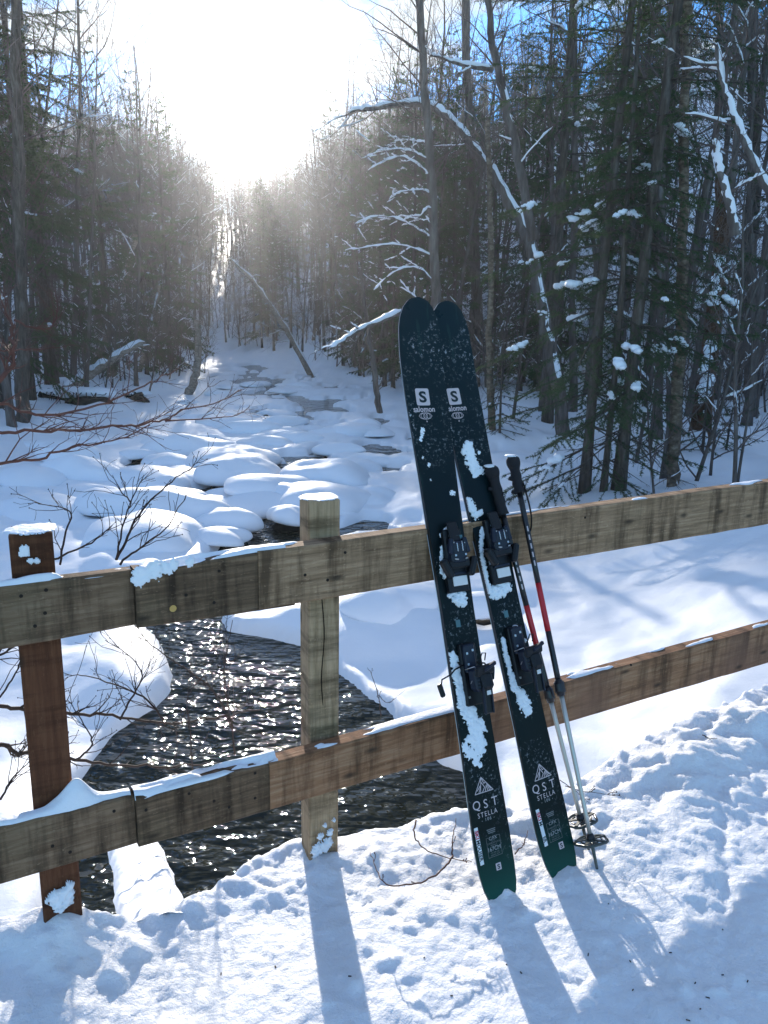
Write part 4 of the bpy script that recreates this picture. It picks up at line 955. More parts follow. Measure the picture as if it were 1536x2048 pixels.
px_spruce('young spruce sprawling beside the snag foot', 1452, 900, 10.2, 1.1, 506, r0=.015, base=.1, nwh=9, green_from=0.01, reach=.5, dens=1.4, snow=0, **NK)
px_spruce('small spruce poking up between the slope trunks', 1000, 870, 13.2, 2.2, 507, r0=.022, base=.08, nwh=16, green_from=0, reach=.36, dens=1.3, snow=.1, snow_sz=.05, **NK)
px_spruce('bushy young spruce by the far birch on the slope', 1300, 900, 12.0, 3.0, 508, r0=.03, base=.06, nwh=18, green_from=0, reach=.34, dens=1.2, snow=.1, snow_sz=.06, **NK)
px_spruce('big dark spruce on the slope behind the snag', 1460, 800, 14.5, 16, 509, r0=.09, base=.16, nwh=34, green_from=.3, reach=.15, dens=1.5, snow=.24, snow_sz=.14, nl=.042, nw=.006)
px_spruce('dense spruce crowning the slope above the mottled birch', 1290, 800, 16.5, 17, 510, r0=.09, base=.2, nwh=34, green_from=.35, reach=.15, dens=1.4, snow=.24, snow_sz=.14, nl=.05, nw=.007)
px_spruce('tall dark spruce above the near edge of the log bank', -10, 815, 18.5, 17, 511, r0=.17, base=.10, nwh=38, green_from=.22, reach=.17, dens=2.2, snow=.14, snow_sz=.12, nl=.06, nw=.010)
px_spruce('full dark spruce shouldering the sky over the log bank', 62, 800, 19.5, 15, 514, r0=.11, base=.2, nwh=40, green_from=.25, reach=.17, dens=2.2, snow=.14, snow_sz=.12, nl=.06, nw=.010)
px_spruce('dark spruce with sweeping boughs over the uprooted log', 105, 770, 21.5, 16, 512, r0=.16, base=.06, nwh=38, green_from=.12, reach=.16, dens=2.0, snow=.14, snow_sz=.12, nl=.06, nw=.010)
# dark rocks and roots under the log bank
for k, (px, py, w_, lab) in enumerate([(112, 800, .55, 'dark wet rock under the root end of the log'), (168, 808, .75, 'dark hollow rock below the uprooted log'), (262, 800, .5, 'low dark rock on the bank past the log')]):
    P = on_ground(px, py); rs_ = np.random.RandomState(800 + k); mb = MB(); mb.blob((0, .2, 0), w_, w_ * .6, w_ * .5, 800 + k, .5, 11, 6)
    mb.v[-1][:] += rs_.normal(0, w_ * .09, mb.v[-1].shape)
    for t_ in range(14): mb.tube(limb(rs_, (rs_.normal(0, w_ * .5), -.25, w_ * .5), (rs_.normal(0, .5), -.3, -.8), w_ * rs_.uniform(.5, 1.1), 5, .25, -.05), np.linspace(.018, .004, 6), 4)
    o = mb.build('bank_rock', M['rock'], None, smooth=False); o.location = P; tag(o, lab, 'rock')
    mb = MB(); mb.blob((0, .35, w_ * .42), w_ * 1.25, w_ * .7, w_ * .26, 850 + k, .25, 16, 7); mb.build('snow_cap', M['snow'], o)

# ------------------------------------------------------------------ bare shrubs around the railing
def px_shrub(name, label, m, stems, seed, cat='shrub', twig_len=.16, base_r=.006, dens=5):
    rs_ = np.random.RandomState(seed); P0 = at(*stems[0][0][0], stems[0][1] or 2.0); e = thing(name, label, cat, P0)
    for (pts, d0, d1, r_) in stems:
        if d0 is None:
            zs = np.linspace(d1[0], d1[1], len(pts)); P_l = [on_z(a, b_, z_) for (a, b_), z_ in zip(pts, zs)]; t_ = np.linspace(0, len(pts) - 1, len(pts) * 5); Q = np.stack([np.interp(t_, np.arange(len(pts)), [p_[i] for p_ in P_l]) for i in range(3)], -1)
            for _ in range(3): Q[1:-1] = (Q[:-2] + 2 * Q[1:-1] + Q[2:]) / 4
        else: Q = px_limb(pts, d0, d1)
        n = len(Q); rr_ = np.linspace(r_, r_ * .32, n); Q[1:-1] += rs_.normal(0, r_ * .5, Q[1:-1].shape)
        mb = MB(); mb.tube(Q, rr_, 6)
        for t_ in range(int(dens * n / 8)):
            i = rs_.randint(n // 6, n - 1); sc_ = twig_len * rs_.uniform(.35, 1.3); r2 = max(.0012, rr_[i] * .5)
            T = unit(Q[i + 1] - Q[i]); ud = unit(T * .7 + side_dir(rs_, T, 1.2) * .7 + np.array([0, -.0, .25])); B = limb(rs_, Q[i], ud, sc_, 5, .18, .05); mb.tube(B, np.linspace(r2, .0009, 6), 4, False)
            for c in range(rs_.randint(1, 4)): j = rs_.randint(1, 5); D = limb(rs_, B[j], side_dir(rs_, B[j] - B[j - 1], .75), sc_ * rs_.uniform(.2, .55), 3, .2, .04); mb.tube(D, np.linspace(r2 * .6, .0008, 4), 3, False)
            mb.blob(B[-1], .002, .002, .003, 1, .1, 5, 3)
        mb.build('branch', m, e, P0)
    return e
px_shrub('alder_branch', 'long reddish bare branches reaching over the creek from the log bank side', M['twig_red'], [
    ([(-60, 790), (0, 805), (70, 830), (150, 826), (230, 800), (300, 765), (360, 735)], 4.6, 5.4, .012), ([(-60, 862), (0, 865), (80, 865), (180, 858), (260, 850), (330, 842), (370, 815), (420, 815), (478, 780)], 4.2, 5.2, .011),
    ([(330, 842), (400, 838), (480, 832), (500, 810)], 5.0, 5.3, .006), ([(-40, 935), (20, 925), (90, 915), (160, 888), (240, 880), (300, 850)], 4.0, 4.6, .010), ([(-40, 800), (20, 740), (30, 690), (18, 640), (0, 590)], 4.6, 4.9, .018), ([(28, 640), (70, 660), (105, 655), (118, 620), (110, 580)], 4.9, 5.1, .008), ([(0, 700), (40, 700), (90, 700), (150, 690)], 4.8, 5.2, .006)], 41, twig_len=.30)
px_shrub('alder_shrub', 'spindly dark twigs rising behind the top rail next to the brown post', M['twig_dark'], [
    ([(232, 1120), (260, 1060), (290, 1010), (345, 960), (385, 935)], 2.6, 2.8, .005), ([(232, 1120), (245, 1050), (262, 1000), (288, 950)], 2.6, 2.7, .004), ([(120, 1130), (130, 1060), (150, 1020), (70, 1005)], 2.4, 2.5, .004), ([(240, 1130), (280, 1095), (330, 1065), (375, 985)], 2.6, 2.7, .0045), ([(100, 1120), (190, 1085), (225, 1050)], 2.4, 2.5, .004), ([(262, 1005), (240, 980), (225, 950)], 2.7, 2.75, .003)], 42, twig_len=.14, dens=4)
px_shrub('alder_shrub', 'tangle of dark alder branches behind the rails between the posts', M['twig_dark'], [
    ([(-60, 1400), (0, 1412), (60, 1422), (140, 1430), (210, 1428), (280, 1440), (340, 1450), (450, 1430), (520, 1420)], 2.3, 2.9, .008), ([(-60, 1470), (0, 1490), (70, 1512), (150, 1520), (230, 1530), (330, 1535), (420, 1525)], 2.2, 2.8, .009), ([(240, 1440), (260, 1400), (290, 1350), (260, 1310), (210, 1280)], 2.4, 2.6, .004),
    ([(330, 1450), (300, 1400), (240, 1370), (170, 1350), (130, 1350)], 2.5, 2.6, .004), ([(470, 1510), (460, 1430), (445, 1360), (455, 1290), (465, 1240)], 2.7, 2.9, .004), ([(450, 1420), (420, 1370), (360, 1330), (300, 1290), (270, 1250)], 2.7, 2.8, .004), ([(-40, 1330), (0, 1310), (30, 1290), (40, 1250)], 2.2, 2.3, .005), ([(-40, 1440), (10, 1380), (40, 1330), (50, 1290)], 2.2, 2.3, .004),
    ([(385, 1540), (380, 1460), (370, 1400), (395, 1360)], 2.6, 2.7, .003), ([(150, 1520), (190, 1490), (170, 1450), (135, 1400)], 2.4, 2.5, .004), ([(0, 1600), (20, 1560), (60, 1520)], 2.1, 2.2, .004)], 43, twig_len=.17, dens=5)
px_shrub('twig', 'lone upright twig in the snow right of the pale post', M['twig_dark'], [([(762, 1432), (757, 1390), (742, 1345), (735, 1335)], 3.6, 3.6, .003), ([(757, 1390), (775, 1410), (810, 1380)], 3.6, 3.5, .002)], 44, 'twig', .05, dens=2)
px_shrub('red_twig', 'arching red brown twig lying on the deck snow behind the skis', M['twig_red'], [([(906, 1712), (880, 1745), (840, 1768), (770, 1772), (752, 1740), (740, 1705)], None, (.03, .02), .0030), ([(905, 1715), (904, 1680), (912, 1636)], None, (.02, .05), .0026), ([(832, 1640), (826, 1670), (845, 1698), (900, 1716), (944, 1724)], None, (.05, .02), .0026), ([(1030, 1708), (1048, 1690), (1056, 1660)], None, (.03, .05), .0022)], 45, 'twig', .02, dens=1)
px_shrub('dry_stem', 'thin dry weed stem in the snow behind the pole baskets', M['twig_dark'], [([(1130, 1572), (1160, 1582), (1200, 1586), (1228, 1592)], None, (.03, .03), .0014), ([(1120, 1560), (1150, 1580), (1178, 1605)], None, (.03, .02), .0014)], 46, 'twig', .03, dens=2)
px_shrub('broken_twig', 'short broken twig on the churned snow right of the poles', M['twig_dark'], [([(1405, 1470), (1420, 1478), (1434, 1476)], None, (.03, .03), .0022)], 47, 'twig', .02, dens=0)
# bits of bark and needles on the deck snow
rs_ = np.random.RandomState(3); mb = MB()
for (px, py) in [(1265, 1882), (1395, 1930), (1420, 1960), (1405, 1985), (1450, 1915), (905, 1950), (1016, 1885), (1045, 1902), (1345, 1870), (1270, 1940), (1500, 1930), (1450, 1825), (440, 1885), (850, 1872), (1180, 1870), (700, 1915), (1380, 2010), (1220, 1776), (550, 1878)]:
    P = on_z(px, py, .005); z = dz(P[0], P[1]); a = rs_.rand() * 3.14; l = rs_.uniform(.0015, .005); mb.box((P[0], P[1], z + .0015), (l, .0013, .001), np.array([[math.cos(a), -math.sin(a), 0], [math.sin(a), math.cos(a), 0], [0, 0, 1]]), .0004)
o = mb.build('bark_litter', M['twig_dark'], None, smooth=False); tag(o, 'dark specks of bark scattered on the deck snow', 'litter', kind='stuff')

# ------------------------------------------------------------------ skis
SKI_L = 1.70
KS = np.array([0, .008, .02, .045, .09, .16, .45, .80, 1.15, 1.42, 1.54, 1.61, 1.645, 1.672, 1.690, 1.697, 1.70])
KW = np.array([.022, .038, .047, .055, .0605, .0625, .0560, .0540, .0620, .0715, .0730, .0700, .0630, .0505, .0340, .0210, .006])
def ski_hw(s): return np.interp(s, KS, KW)
def ski_n(s): return 0.030 * np.clip((s - 1.40) / 0.30, 0, 1) ** 2 + 0.014 * np.clip((0.16 - s) / 0.16, 0, 1) ** 2
def ski_th(s): return np.interp(s, [0, .25, .75, 1.0, 1.45, 1.7], [.006, .009, .016, .016, .008, .005])
tm, t, b = mat('dark teal ski topsheet', (0.006, 0.02, 0.022), 0.33, 0.14)
tc = node(t, 'ShaderNodeTexCoord'); sx = node(t, 'ShaderNodeSeparateXYZ'); t.links.new(tc.outputs['Object'], sx.inputs[0])
gr = ramp(t, maprange(t, sx.outputs['Y'], 0.0, 1.7), [(0.0, (0.010, 0.085, 0.058)), (0.045, (0.006, 0.045, 0.034)), (0.11, (0.0025, 0.008, 0.008)), (0.6, (0.0025, 0.009, 0.011)), (1.0, (0.006, 0.020, 0.024))])
d1 = noise(t, 95, 5, 0.75); d2 = noise(t, 5, 4, 0.6)
dust = node(t, 'ShaderNodeMath', operation='MULTIPLY'); t.links.new(maprange(t, d1, 0.55, 0.68), dust.inputs[0]); t.links.new(maprange(t, d2, 0.48, 0.72), dust.inputs[1])
scr = noise(t, 26, 4, 0.7, None, (1.0, 0.12, 1))
gr = mixc(t, maprange(t, scr, 0.60, 0.75, 0, 0.35), gr, (0.03, 0.085, 0.075))
t.links.new(mixc(t, dust.outputs[0], gr, (0.62, 0.68, 0.72)), b.inputs['Base Color']); t.links.new(maprange(t, d2, 0.3, 0.7, 0.26, 0.5), b.inputs['Roughness'])
M['topsheet'] = tm
M['sidewall'] = mat('black ski sidewall', (0.012, 0.013, 0.015), 0.45, 0.4)[0]
M['print'] = mat('pale pink print', (0.62, 0.52, 0.52), 0.5, 0.3)[0]
M['print_dim'] = mat('dim grey print', (0.17, 0.18, 0.18), 0.5, 0.3)[0]
M['print_mid'] = mat('grey print', (0.36, 0.37, 0.37), 0.5, 0.3)[0]
M['ink'] = mat('dark teal ink', (0.008, 0.02, 0.022), 0.45, 0.3)[0]
M['sticker'] = mat('white sticker', (0.72, 0.75, 0.76), 0.45, 0.4)[0]
M['red'] = mat('red ink', (0.55, 0.015, 0.05), 0.5, 0.3)[0]
M['black_plastic'] = mat('black binding plastic', (0.008, 0.009, 0.011), 0.42, 0.3)[0]
M['navy_plastic'] = mat('dark navy binding plastic', (0.008, 0.012, 0.026), 0.38, 0.35)[0]
M['steel'] = mat('steel wire', (0.55, 0.55, 0.56), 0.32, 0.5, 1.0)[0]
M['pale_plate'] = mat('pale boot sole plate', (0.74, 0.72, 0.70), 0.5, 0.3)[0]
M['tealtag'] = mat('teal label', (0.07, 0.16, 0.18), 0.4, 0.4)[0]

_tx = {}
def text2d(body, bold=0.0, space=1.0):
    key = (body, bold, space)
    if key not in _tx:
        cu = bpy.data.curves.new('lettering', 'FONT'); cu.body = body; cu.size = 1.0; cu.align_x = 'CENTER'; cu.offset = bold; cu.space_character = space; cu.resolution_u = 3
        ob = bpy.data.objects.new('lettering', cu); COL.objects.link(ob)
        dg = bpy.context.evaluated_depsgraph_get(); me = bpy.data.meshes.new_from_object(ob.evaluated_get(dg))
        V = np.array([v.co[:2] for v in me.vertices]); Fs = [list(p.vertices) for p in me.polygons]
        bpy.data.objects.remove(ob); bpy.data.curves.remove(cu); bpy.data.meshes.remove(me)
        V[:, 1] -= (V[:, 1].min() + V[:, 1].max()) / 2; V[:, 0] -= (V[:, 0].min() + V[:, 0].max()) / 2
        _tx[key] = (V, Fs)
    return _tx[key]
def ribbon(pts, wd, closed=False):
    P = np.array(pts, float)
    if closed: P = np.vstack([P, P[:1]])
    V = []; Fs = []
    for a, b_ in zip(P[:-1], P[1:]):
        e = (b_ - a) / (np.linalg.norm(b_ - a) + 1e-9); n = np.array([-e[1], e[0]]) * wd / 2; a2 = a - e * wd * .3; b2 = b_ + e * wd * .3
        i = len(V); V += [a2 + n, a2 - n, b2 - n, b2 + n]; Fs.append([i, i + 1, i + 2, i + 3])
    return np.array(V), Fs
def rrect(w, h, r, n=4):
    P = []
    for (sx_, sy_, a0) in ((1, 1, 0), (-1, 1, 90), (-1, -1, 180), (1, -1, 270)):
        for k in range(n + 1):
            a = rad(a0 + 90 * k / n); P.append((sx_ * (w / 2 - r) + r * math.cos(a), sy_ * (h / 2 - r) + r * math.sin(a)))
    return np.array(P), [list(range(len(P)))]

class Ski:
    def __init__(s, tail_px, tip_px, off, label, seed):
        T = on_z(*tail_px, -0.048)
        zr = np.interp(0.5, [0, 1], [0.88, 0.90])
        lo, hi = T[1], T[1] + 1.4
        for _ in range(50):
            mid = (lo + hi) / 2; Q = at(*tip_px, mid); f = (zr - T[2]) / (Q[2] - T[2]); X = T + (Q - T) * f
            if (X[:2] - FP0) @ FN > -0.016 + off: hi = mid
            else: lo = mid
        T = T - unit(Q - T) * .028; s.T = T; s.L = unit(Q - T); s.tipd = mid
        Q = Q - 0.03 * np.array([.46, -.77, .42]); W = np.array([*FD, 0.0]); s.L = unit(Q - T); s.W = unit(W - (W @ s.L) * s.L); s.N = np.cross(s.W, s.L); s.len = np.linalg.norm(Q - T); s.seed = seed
        s.k = s.len / SKI_L
        s.root = thing('ski', label, 'ski', T, 'pair of skis leaning on the railing')
        s.root.matrix_world = Matrix(((s.W[0], s.L[0], s.N[0], T[0]), (s.W[1], s.L[1], s.N[1], T[1]), (s.W[2], s.L[2], s.N[2], T[2]), (0, 0, 0, 1)))
    def ws(s, px, py):
        """ray onto the ski's plane -> across, along (in design units)"""
        d = ray(px, py); t_ = ((s.T - C0) @ s.N) / (d @ s.N); P = C0 + d * t_ - s.T
        return P @ s.W, (P @ s.L) / s.k
    def S(s, w, a, n=0.0):
        """design coords -> local coords on the top surface"""
        w = np.asarray(w, float); a = np.asarray(a, float)
        return np.stack([w, a * s.k, ski_n(a) + n + 0 * w], -1)
    def put(s, name, V2, Fs, w0, a0, mtl, h=0.0007, rot=0, sx=1, sy=1, parent=None):
        V2 = np.asarray(V2, float) * [sx, sy]; c, q = math.cos(rot), math.sin(rot)
        x = V2[:, 0] * c - V2[:, 1] * q + w0; y = V2[:, 0] * q + V2[:, 1] * c + a0
        me = bpy.data.meshes.new(name); me.from_pydata([tuple(p) for p in s.S(x, y, h)], [], Fs); me.update()
        return link(name, me, mtl, parent or s.body)
    def block(s, name, w0, a0, n0, hw, ha, hn, mtl, bev=0.003, parent=None, rot=0.0, tilt=0.0):
        mb = MB(); c, q = math.cos(rot), math.sin(rot); ct, st = math.cos(tilt), math.sin(tilt)
        Rz = np.array([[c, -q, 0], [q, c, 0], [0, 0, 1]]); Rx = np.array([[1, 0, 0], [0, ct, -st], [0, st, ct]])
        mb.box((w0, a0 * s.k, ski_n(a0) + n0), (hw, ha, hn), Rz @ Rx, bev); return mb.build(name, mtl, parent or s.root, smooth=False)
    def wire(s, name, pts, r, mtl, parent=None, k=6):
        mb = MB(); P = np.array([s.S(w, a, n) for (w, a, n) in pts]); mb.tube(P, r, k); return mb.build(name, mtl, parent or s.root)
    def make(s):
        a = np.concatenate([np.linspace(0, .05, 8), np.linspace(.06, 1.45, 50), np.linspace(1.47, 1.64, 14), np.linspace(1.65, 1.70, 12)])
        hw = ski_hw(a); th = ski_th(a); tops = []; 
        m = 9; c = np.linspace(-1, 1, m)
        V = s.S(hw[:, None] * c[None, :], np.repeat(a[:, None], m, 1)); V[..., 2] -= 0.0016 * (np.abs(c) ** 6)[None, :]
        n = len(a); mb = MB(); i = np.arange(n - 1)[:, None] * m; j = np.arange(m - 1)[None, :]
        mb.add(V.reshape(-1, 3), np.stack([i + j, i + j + 1, i + m + j + 1, i + m + j], -1).reshape(-1, 4))
        s.body = mb.build('topsheet', tm, s.root)
        # core: sidewalls and base
        mb = MB(); g = 0.0007
        l0 = V[:, 0] + [0, 0, -.0002]; r0 = V[:, -1] + [0, 0, -.0002]; l1 = l0 - np.stack([0 * th - .0015, 0 * th, th], -1); r1 = r0 - np.stack([0 * th + .0015, 0 * th, th], -1)
        Q = np.stack([l0, l1, r1, r0], 1); i = np.arange(n - 1)[:, None] * 4; j = np.arange(3)[None, :]
        mb.add(Q.reshape(-1, 3), np.stack([i + j, i + j + 1, i + 4 + j + 1, i + 4 + j], -1).reshape(-1, 4)[:, ::-1])
        mb.f[4].append(np.array([[0, 1, 2, 3], [(n - 1) * 4 + x for x in (3, 2, 1, 0)]]))
        cb = mb.build('sidewall', M['sidewall'], s.root, smooth=False)
        mb = MB(); mb.tube(l1 + [-.0004, 0, .001], .0011, 4); mb.build('steel_edge', M['steel'], cb); mb = MB(); mb.tube(r1 + [.0004, 0, .001], .0011, 4); mb.build('steel_edge', M['steel'], cb)
def snow_patch(sk, pxs, h, seed, cell=0.003, rough=0.5, name='snow_crust'):
    cs = [(*sk.ws(px, py), r * 1.45) for (px, py, r) in pxs]
    ex = []
    for p_, q_ in zip(cs[:-1], cs[1:]):
        if math.hypot(p_[0] - q_[0], p_[1] - q_[1]) < .045: ex += [tuple(np.array(p_) + (np.array(q_) - np.array(p_)) * f_) for f_ in (.25, .5, .75)]
    cs = cs + ex
    def sf(a, b_, n): return sk.S(np.clip(a, -ski_hw(b_), ski_hw(b_)), b_, n)
    res = patch(cs, sf, min(cell, .002), h * .5, seed, rough + .35, 1)
    if res: tag(link(name, raw_mesh(name, res[0], [res[1]]), M['snow_small'], sk.root), kind='stuff')

s1 = Ski((1001, 1783), (836, 592), -0.032, 'dark teal ski with a loose brake arm and thick snow under its binding', 1)
s2 = Ski((1124, 1737), (894, 600), -0.017, 'dark teal ski standing next to the two poles, snow stuck above its binding', 2)
for sk in (s1, s2): sk.make()

def graphics(sk, logo, chain, dot, tri, qst, stella, num, stk0, stk1, box, small, sq, twist):
    w, a = sk.ws(*logo)
    q, f_ = rrect(0.046, 0.050, 0.005); lb = sk.put('logo_square', q, f_, w, a, M['print'])
    v, f_ = text2d('S', 0.035); sk.put('logo_letter', v, f_, w, a, M['ink'], 0.0013, 0, 0.056, 0.044, lb)
    v, f_ = text2d('salomon', 0.02, 1.02); sk.put('brand_lettering', v, f_, w - 0.001, a - 0.036, M['print'], 0.0007, 0, 0.0215, 0.023)
    w, a = sk.ws(*chain)
    for dx in (-.009, 0, .009):
        an = np.linspace(0, 2 * math.pi, 14, endpoint=False); v, f_ = ribbon(np.stack([.0068 * np.cos(an), .0072 * np.sin(an)], -1), .0014, True); sk.put('emblem_ring', v, f_, w + dx, a, M['print'])
    an = np.linspace(-1, 1, 9); up = np.stack([.022 * an, .0095 * np.sqrt(1 - np.abs(an) ** 2.2)], -1); lo = up[::-1] * [1, -1]
    v, f_ = ribbon(np.vstack([up, lo[1:-1]]), .0013, True); sk.put('emblem_outline', v, f_, w, a, M['print'])
    w, a = sk.ws(*dot); an = np.linspace(0, 2 * math.pi, 10, endpoint=False); sk.put('mounting_dot', np.stack([np.cos(an), np.sin(an)], -1) * .0022, [list(range(10))], w, a, M['print'])
    w, a = sk.ws(*tri); b_ = 0.031; h = 0.041
    lines = [[(-b_, 0), (-.004, h), (b_, 0)], [(-b_, 0), (b_, 0)], [(-.018, 0), (-.005, h * .66), (.004, h * .30), (-.006, 0)], [(-.011, .005), (-.004, h), (.003, h * .55), (.010, h * .62), (.020, 0)], [(.004, 0), (.010, h * .40), (.014, 0)], [(-.022, .008), (-.009, h * .5), (-.012, 0)], [(.010, h * .62), (.024, .004)]]
    for ln in lines: v, f_ = ribbon(ln, .0021); sk.put('mountain_line', v, f_, w, a, M['print'])
    w, a = sk.ws(*qst)
    for ch, dx in (('Q', -.031), ('S', .0), ('T', .031)): v, f_ = text2d(ch); sk.put('letter', v, f_, w + dx, a, M['print'], .0007, 0, .034, .034)
    w, a = sk.ws(*stella); v, f_ = text2d('STELLA', 0, 1.35); sk.put('model_lettering', v, f_, w, a, M['print'], .0007, 0, .0165, .019)
    w, a = sk.ws(*num); v, f_ = text2d('- 106 -', 0, 1.3); sk.put('number_lettering', v, f_, w, a, M['print_mid'], .0007, 0, .0125, .0125)
    # white side sticker, lettering running down the ski
    (wa, aa), (wb, ab) = sk.ws(*stk0), sk.ws(*stk1); d = np.array([wb - wa, ab - aa]); ln = np.linalg.norm(d); rot = math.atan2(d[1], d[0]); wc, ac = (wa + wb) / 2, (aa + ab) / 2
    sb = sk.put('sticker', *rrect(ln, .0125, .001, 2), wc, ac, M['sticker'], .0006, rot)
    e = d / ln
    v, f_ = text2d('SKI', .03); sk.put('sticker_lettering', v, f_, wc - e[0] * ln * .31, ac - e[1] * ln * .31, M['red'], .0014, rot, ln * .17, .0150, sb)
    v, f_ = text2d('MOUSER', .03); sk.put('sticker_lettering', v, f_, wc + e[0] * ln * .12, ac + e[1] * ln * .12, M['ink'], .0014, rot, ln * .145, .0150, sb)
    w, a = sk.ws(*box); ww, hh = .046, .052
    for pts in ([(-ww / 2, hh / 2 - .001), (-ww / 2 + .008, hh / 2)], [(ww / 2 - .010, hh / 2), (ww / 2, hh / 2), (ww / 2, -hh / 2), (-ww / 2, -hh / 2), (-ww / 2, hh / 2)]): v, f_ = ribbon(pts, .0009); sk.put('frame_line', v, f_, w, a, M['print_dim'])
    for (tx, dy, sz, mt) in (('C/FX', .0225, .013, 'print_mid'), ('CARBON FLAX', .010, .0062, 'print_dim'), ('BASALT', .004, .0062, 'print_dim'), ('167CM', -.0055, .0155, 'print_mid'), ('134 104 122', -.0155, .0058, 'print_dim'), ('RADIUS 18 M', -.0215, .0052, 'print_dim')):
        v, f_ = text2d(tx); sk.put('spec_lettering', v, f_, w, a + dy, M[mt], .0007, 0, sz, sz)
    w, a = sk.ws(*small)
    for k in range(3): v, f_ = ribbon([(-.014 + .002 * k, -.0045 * k + .004), (.014 - .001 * k, -.0045 * k + .004)], .0026); sk.put('fine_print', v, f_, w, a, M['print_dim'])
    w, a = sk.ws(*sq); lb = sk.put('logo_square', *rrect(.0175, .0185, .0012, 2), w, a, M['print']); v, f_ = text2d('S', .03); sk.put('logo_letter', v, f_, w, a, M['ink'], .0013, 0, .021, .0165, lb)
graphics(s1, (845, 794), (851, 832), (854, 843), (968, 1584), (971, 1607), (975, 1626), (976, 1637), (951, 1656), (964, 1730), (988, 1692), (982, 1661), (996, 1732), 0)
graphics(s2, (908, 793), (915, 831), (918, 842), (1086, 1556), (1088, 1573), (1092, 1590), (1094, 1600), (1074, 1619), (1092, 1692), (1108, 1661), (1100, 1628), (1121, 1690), 0)

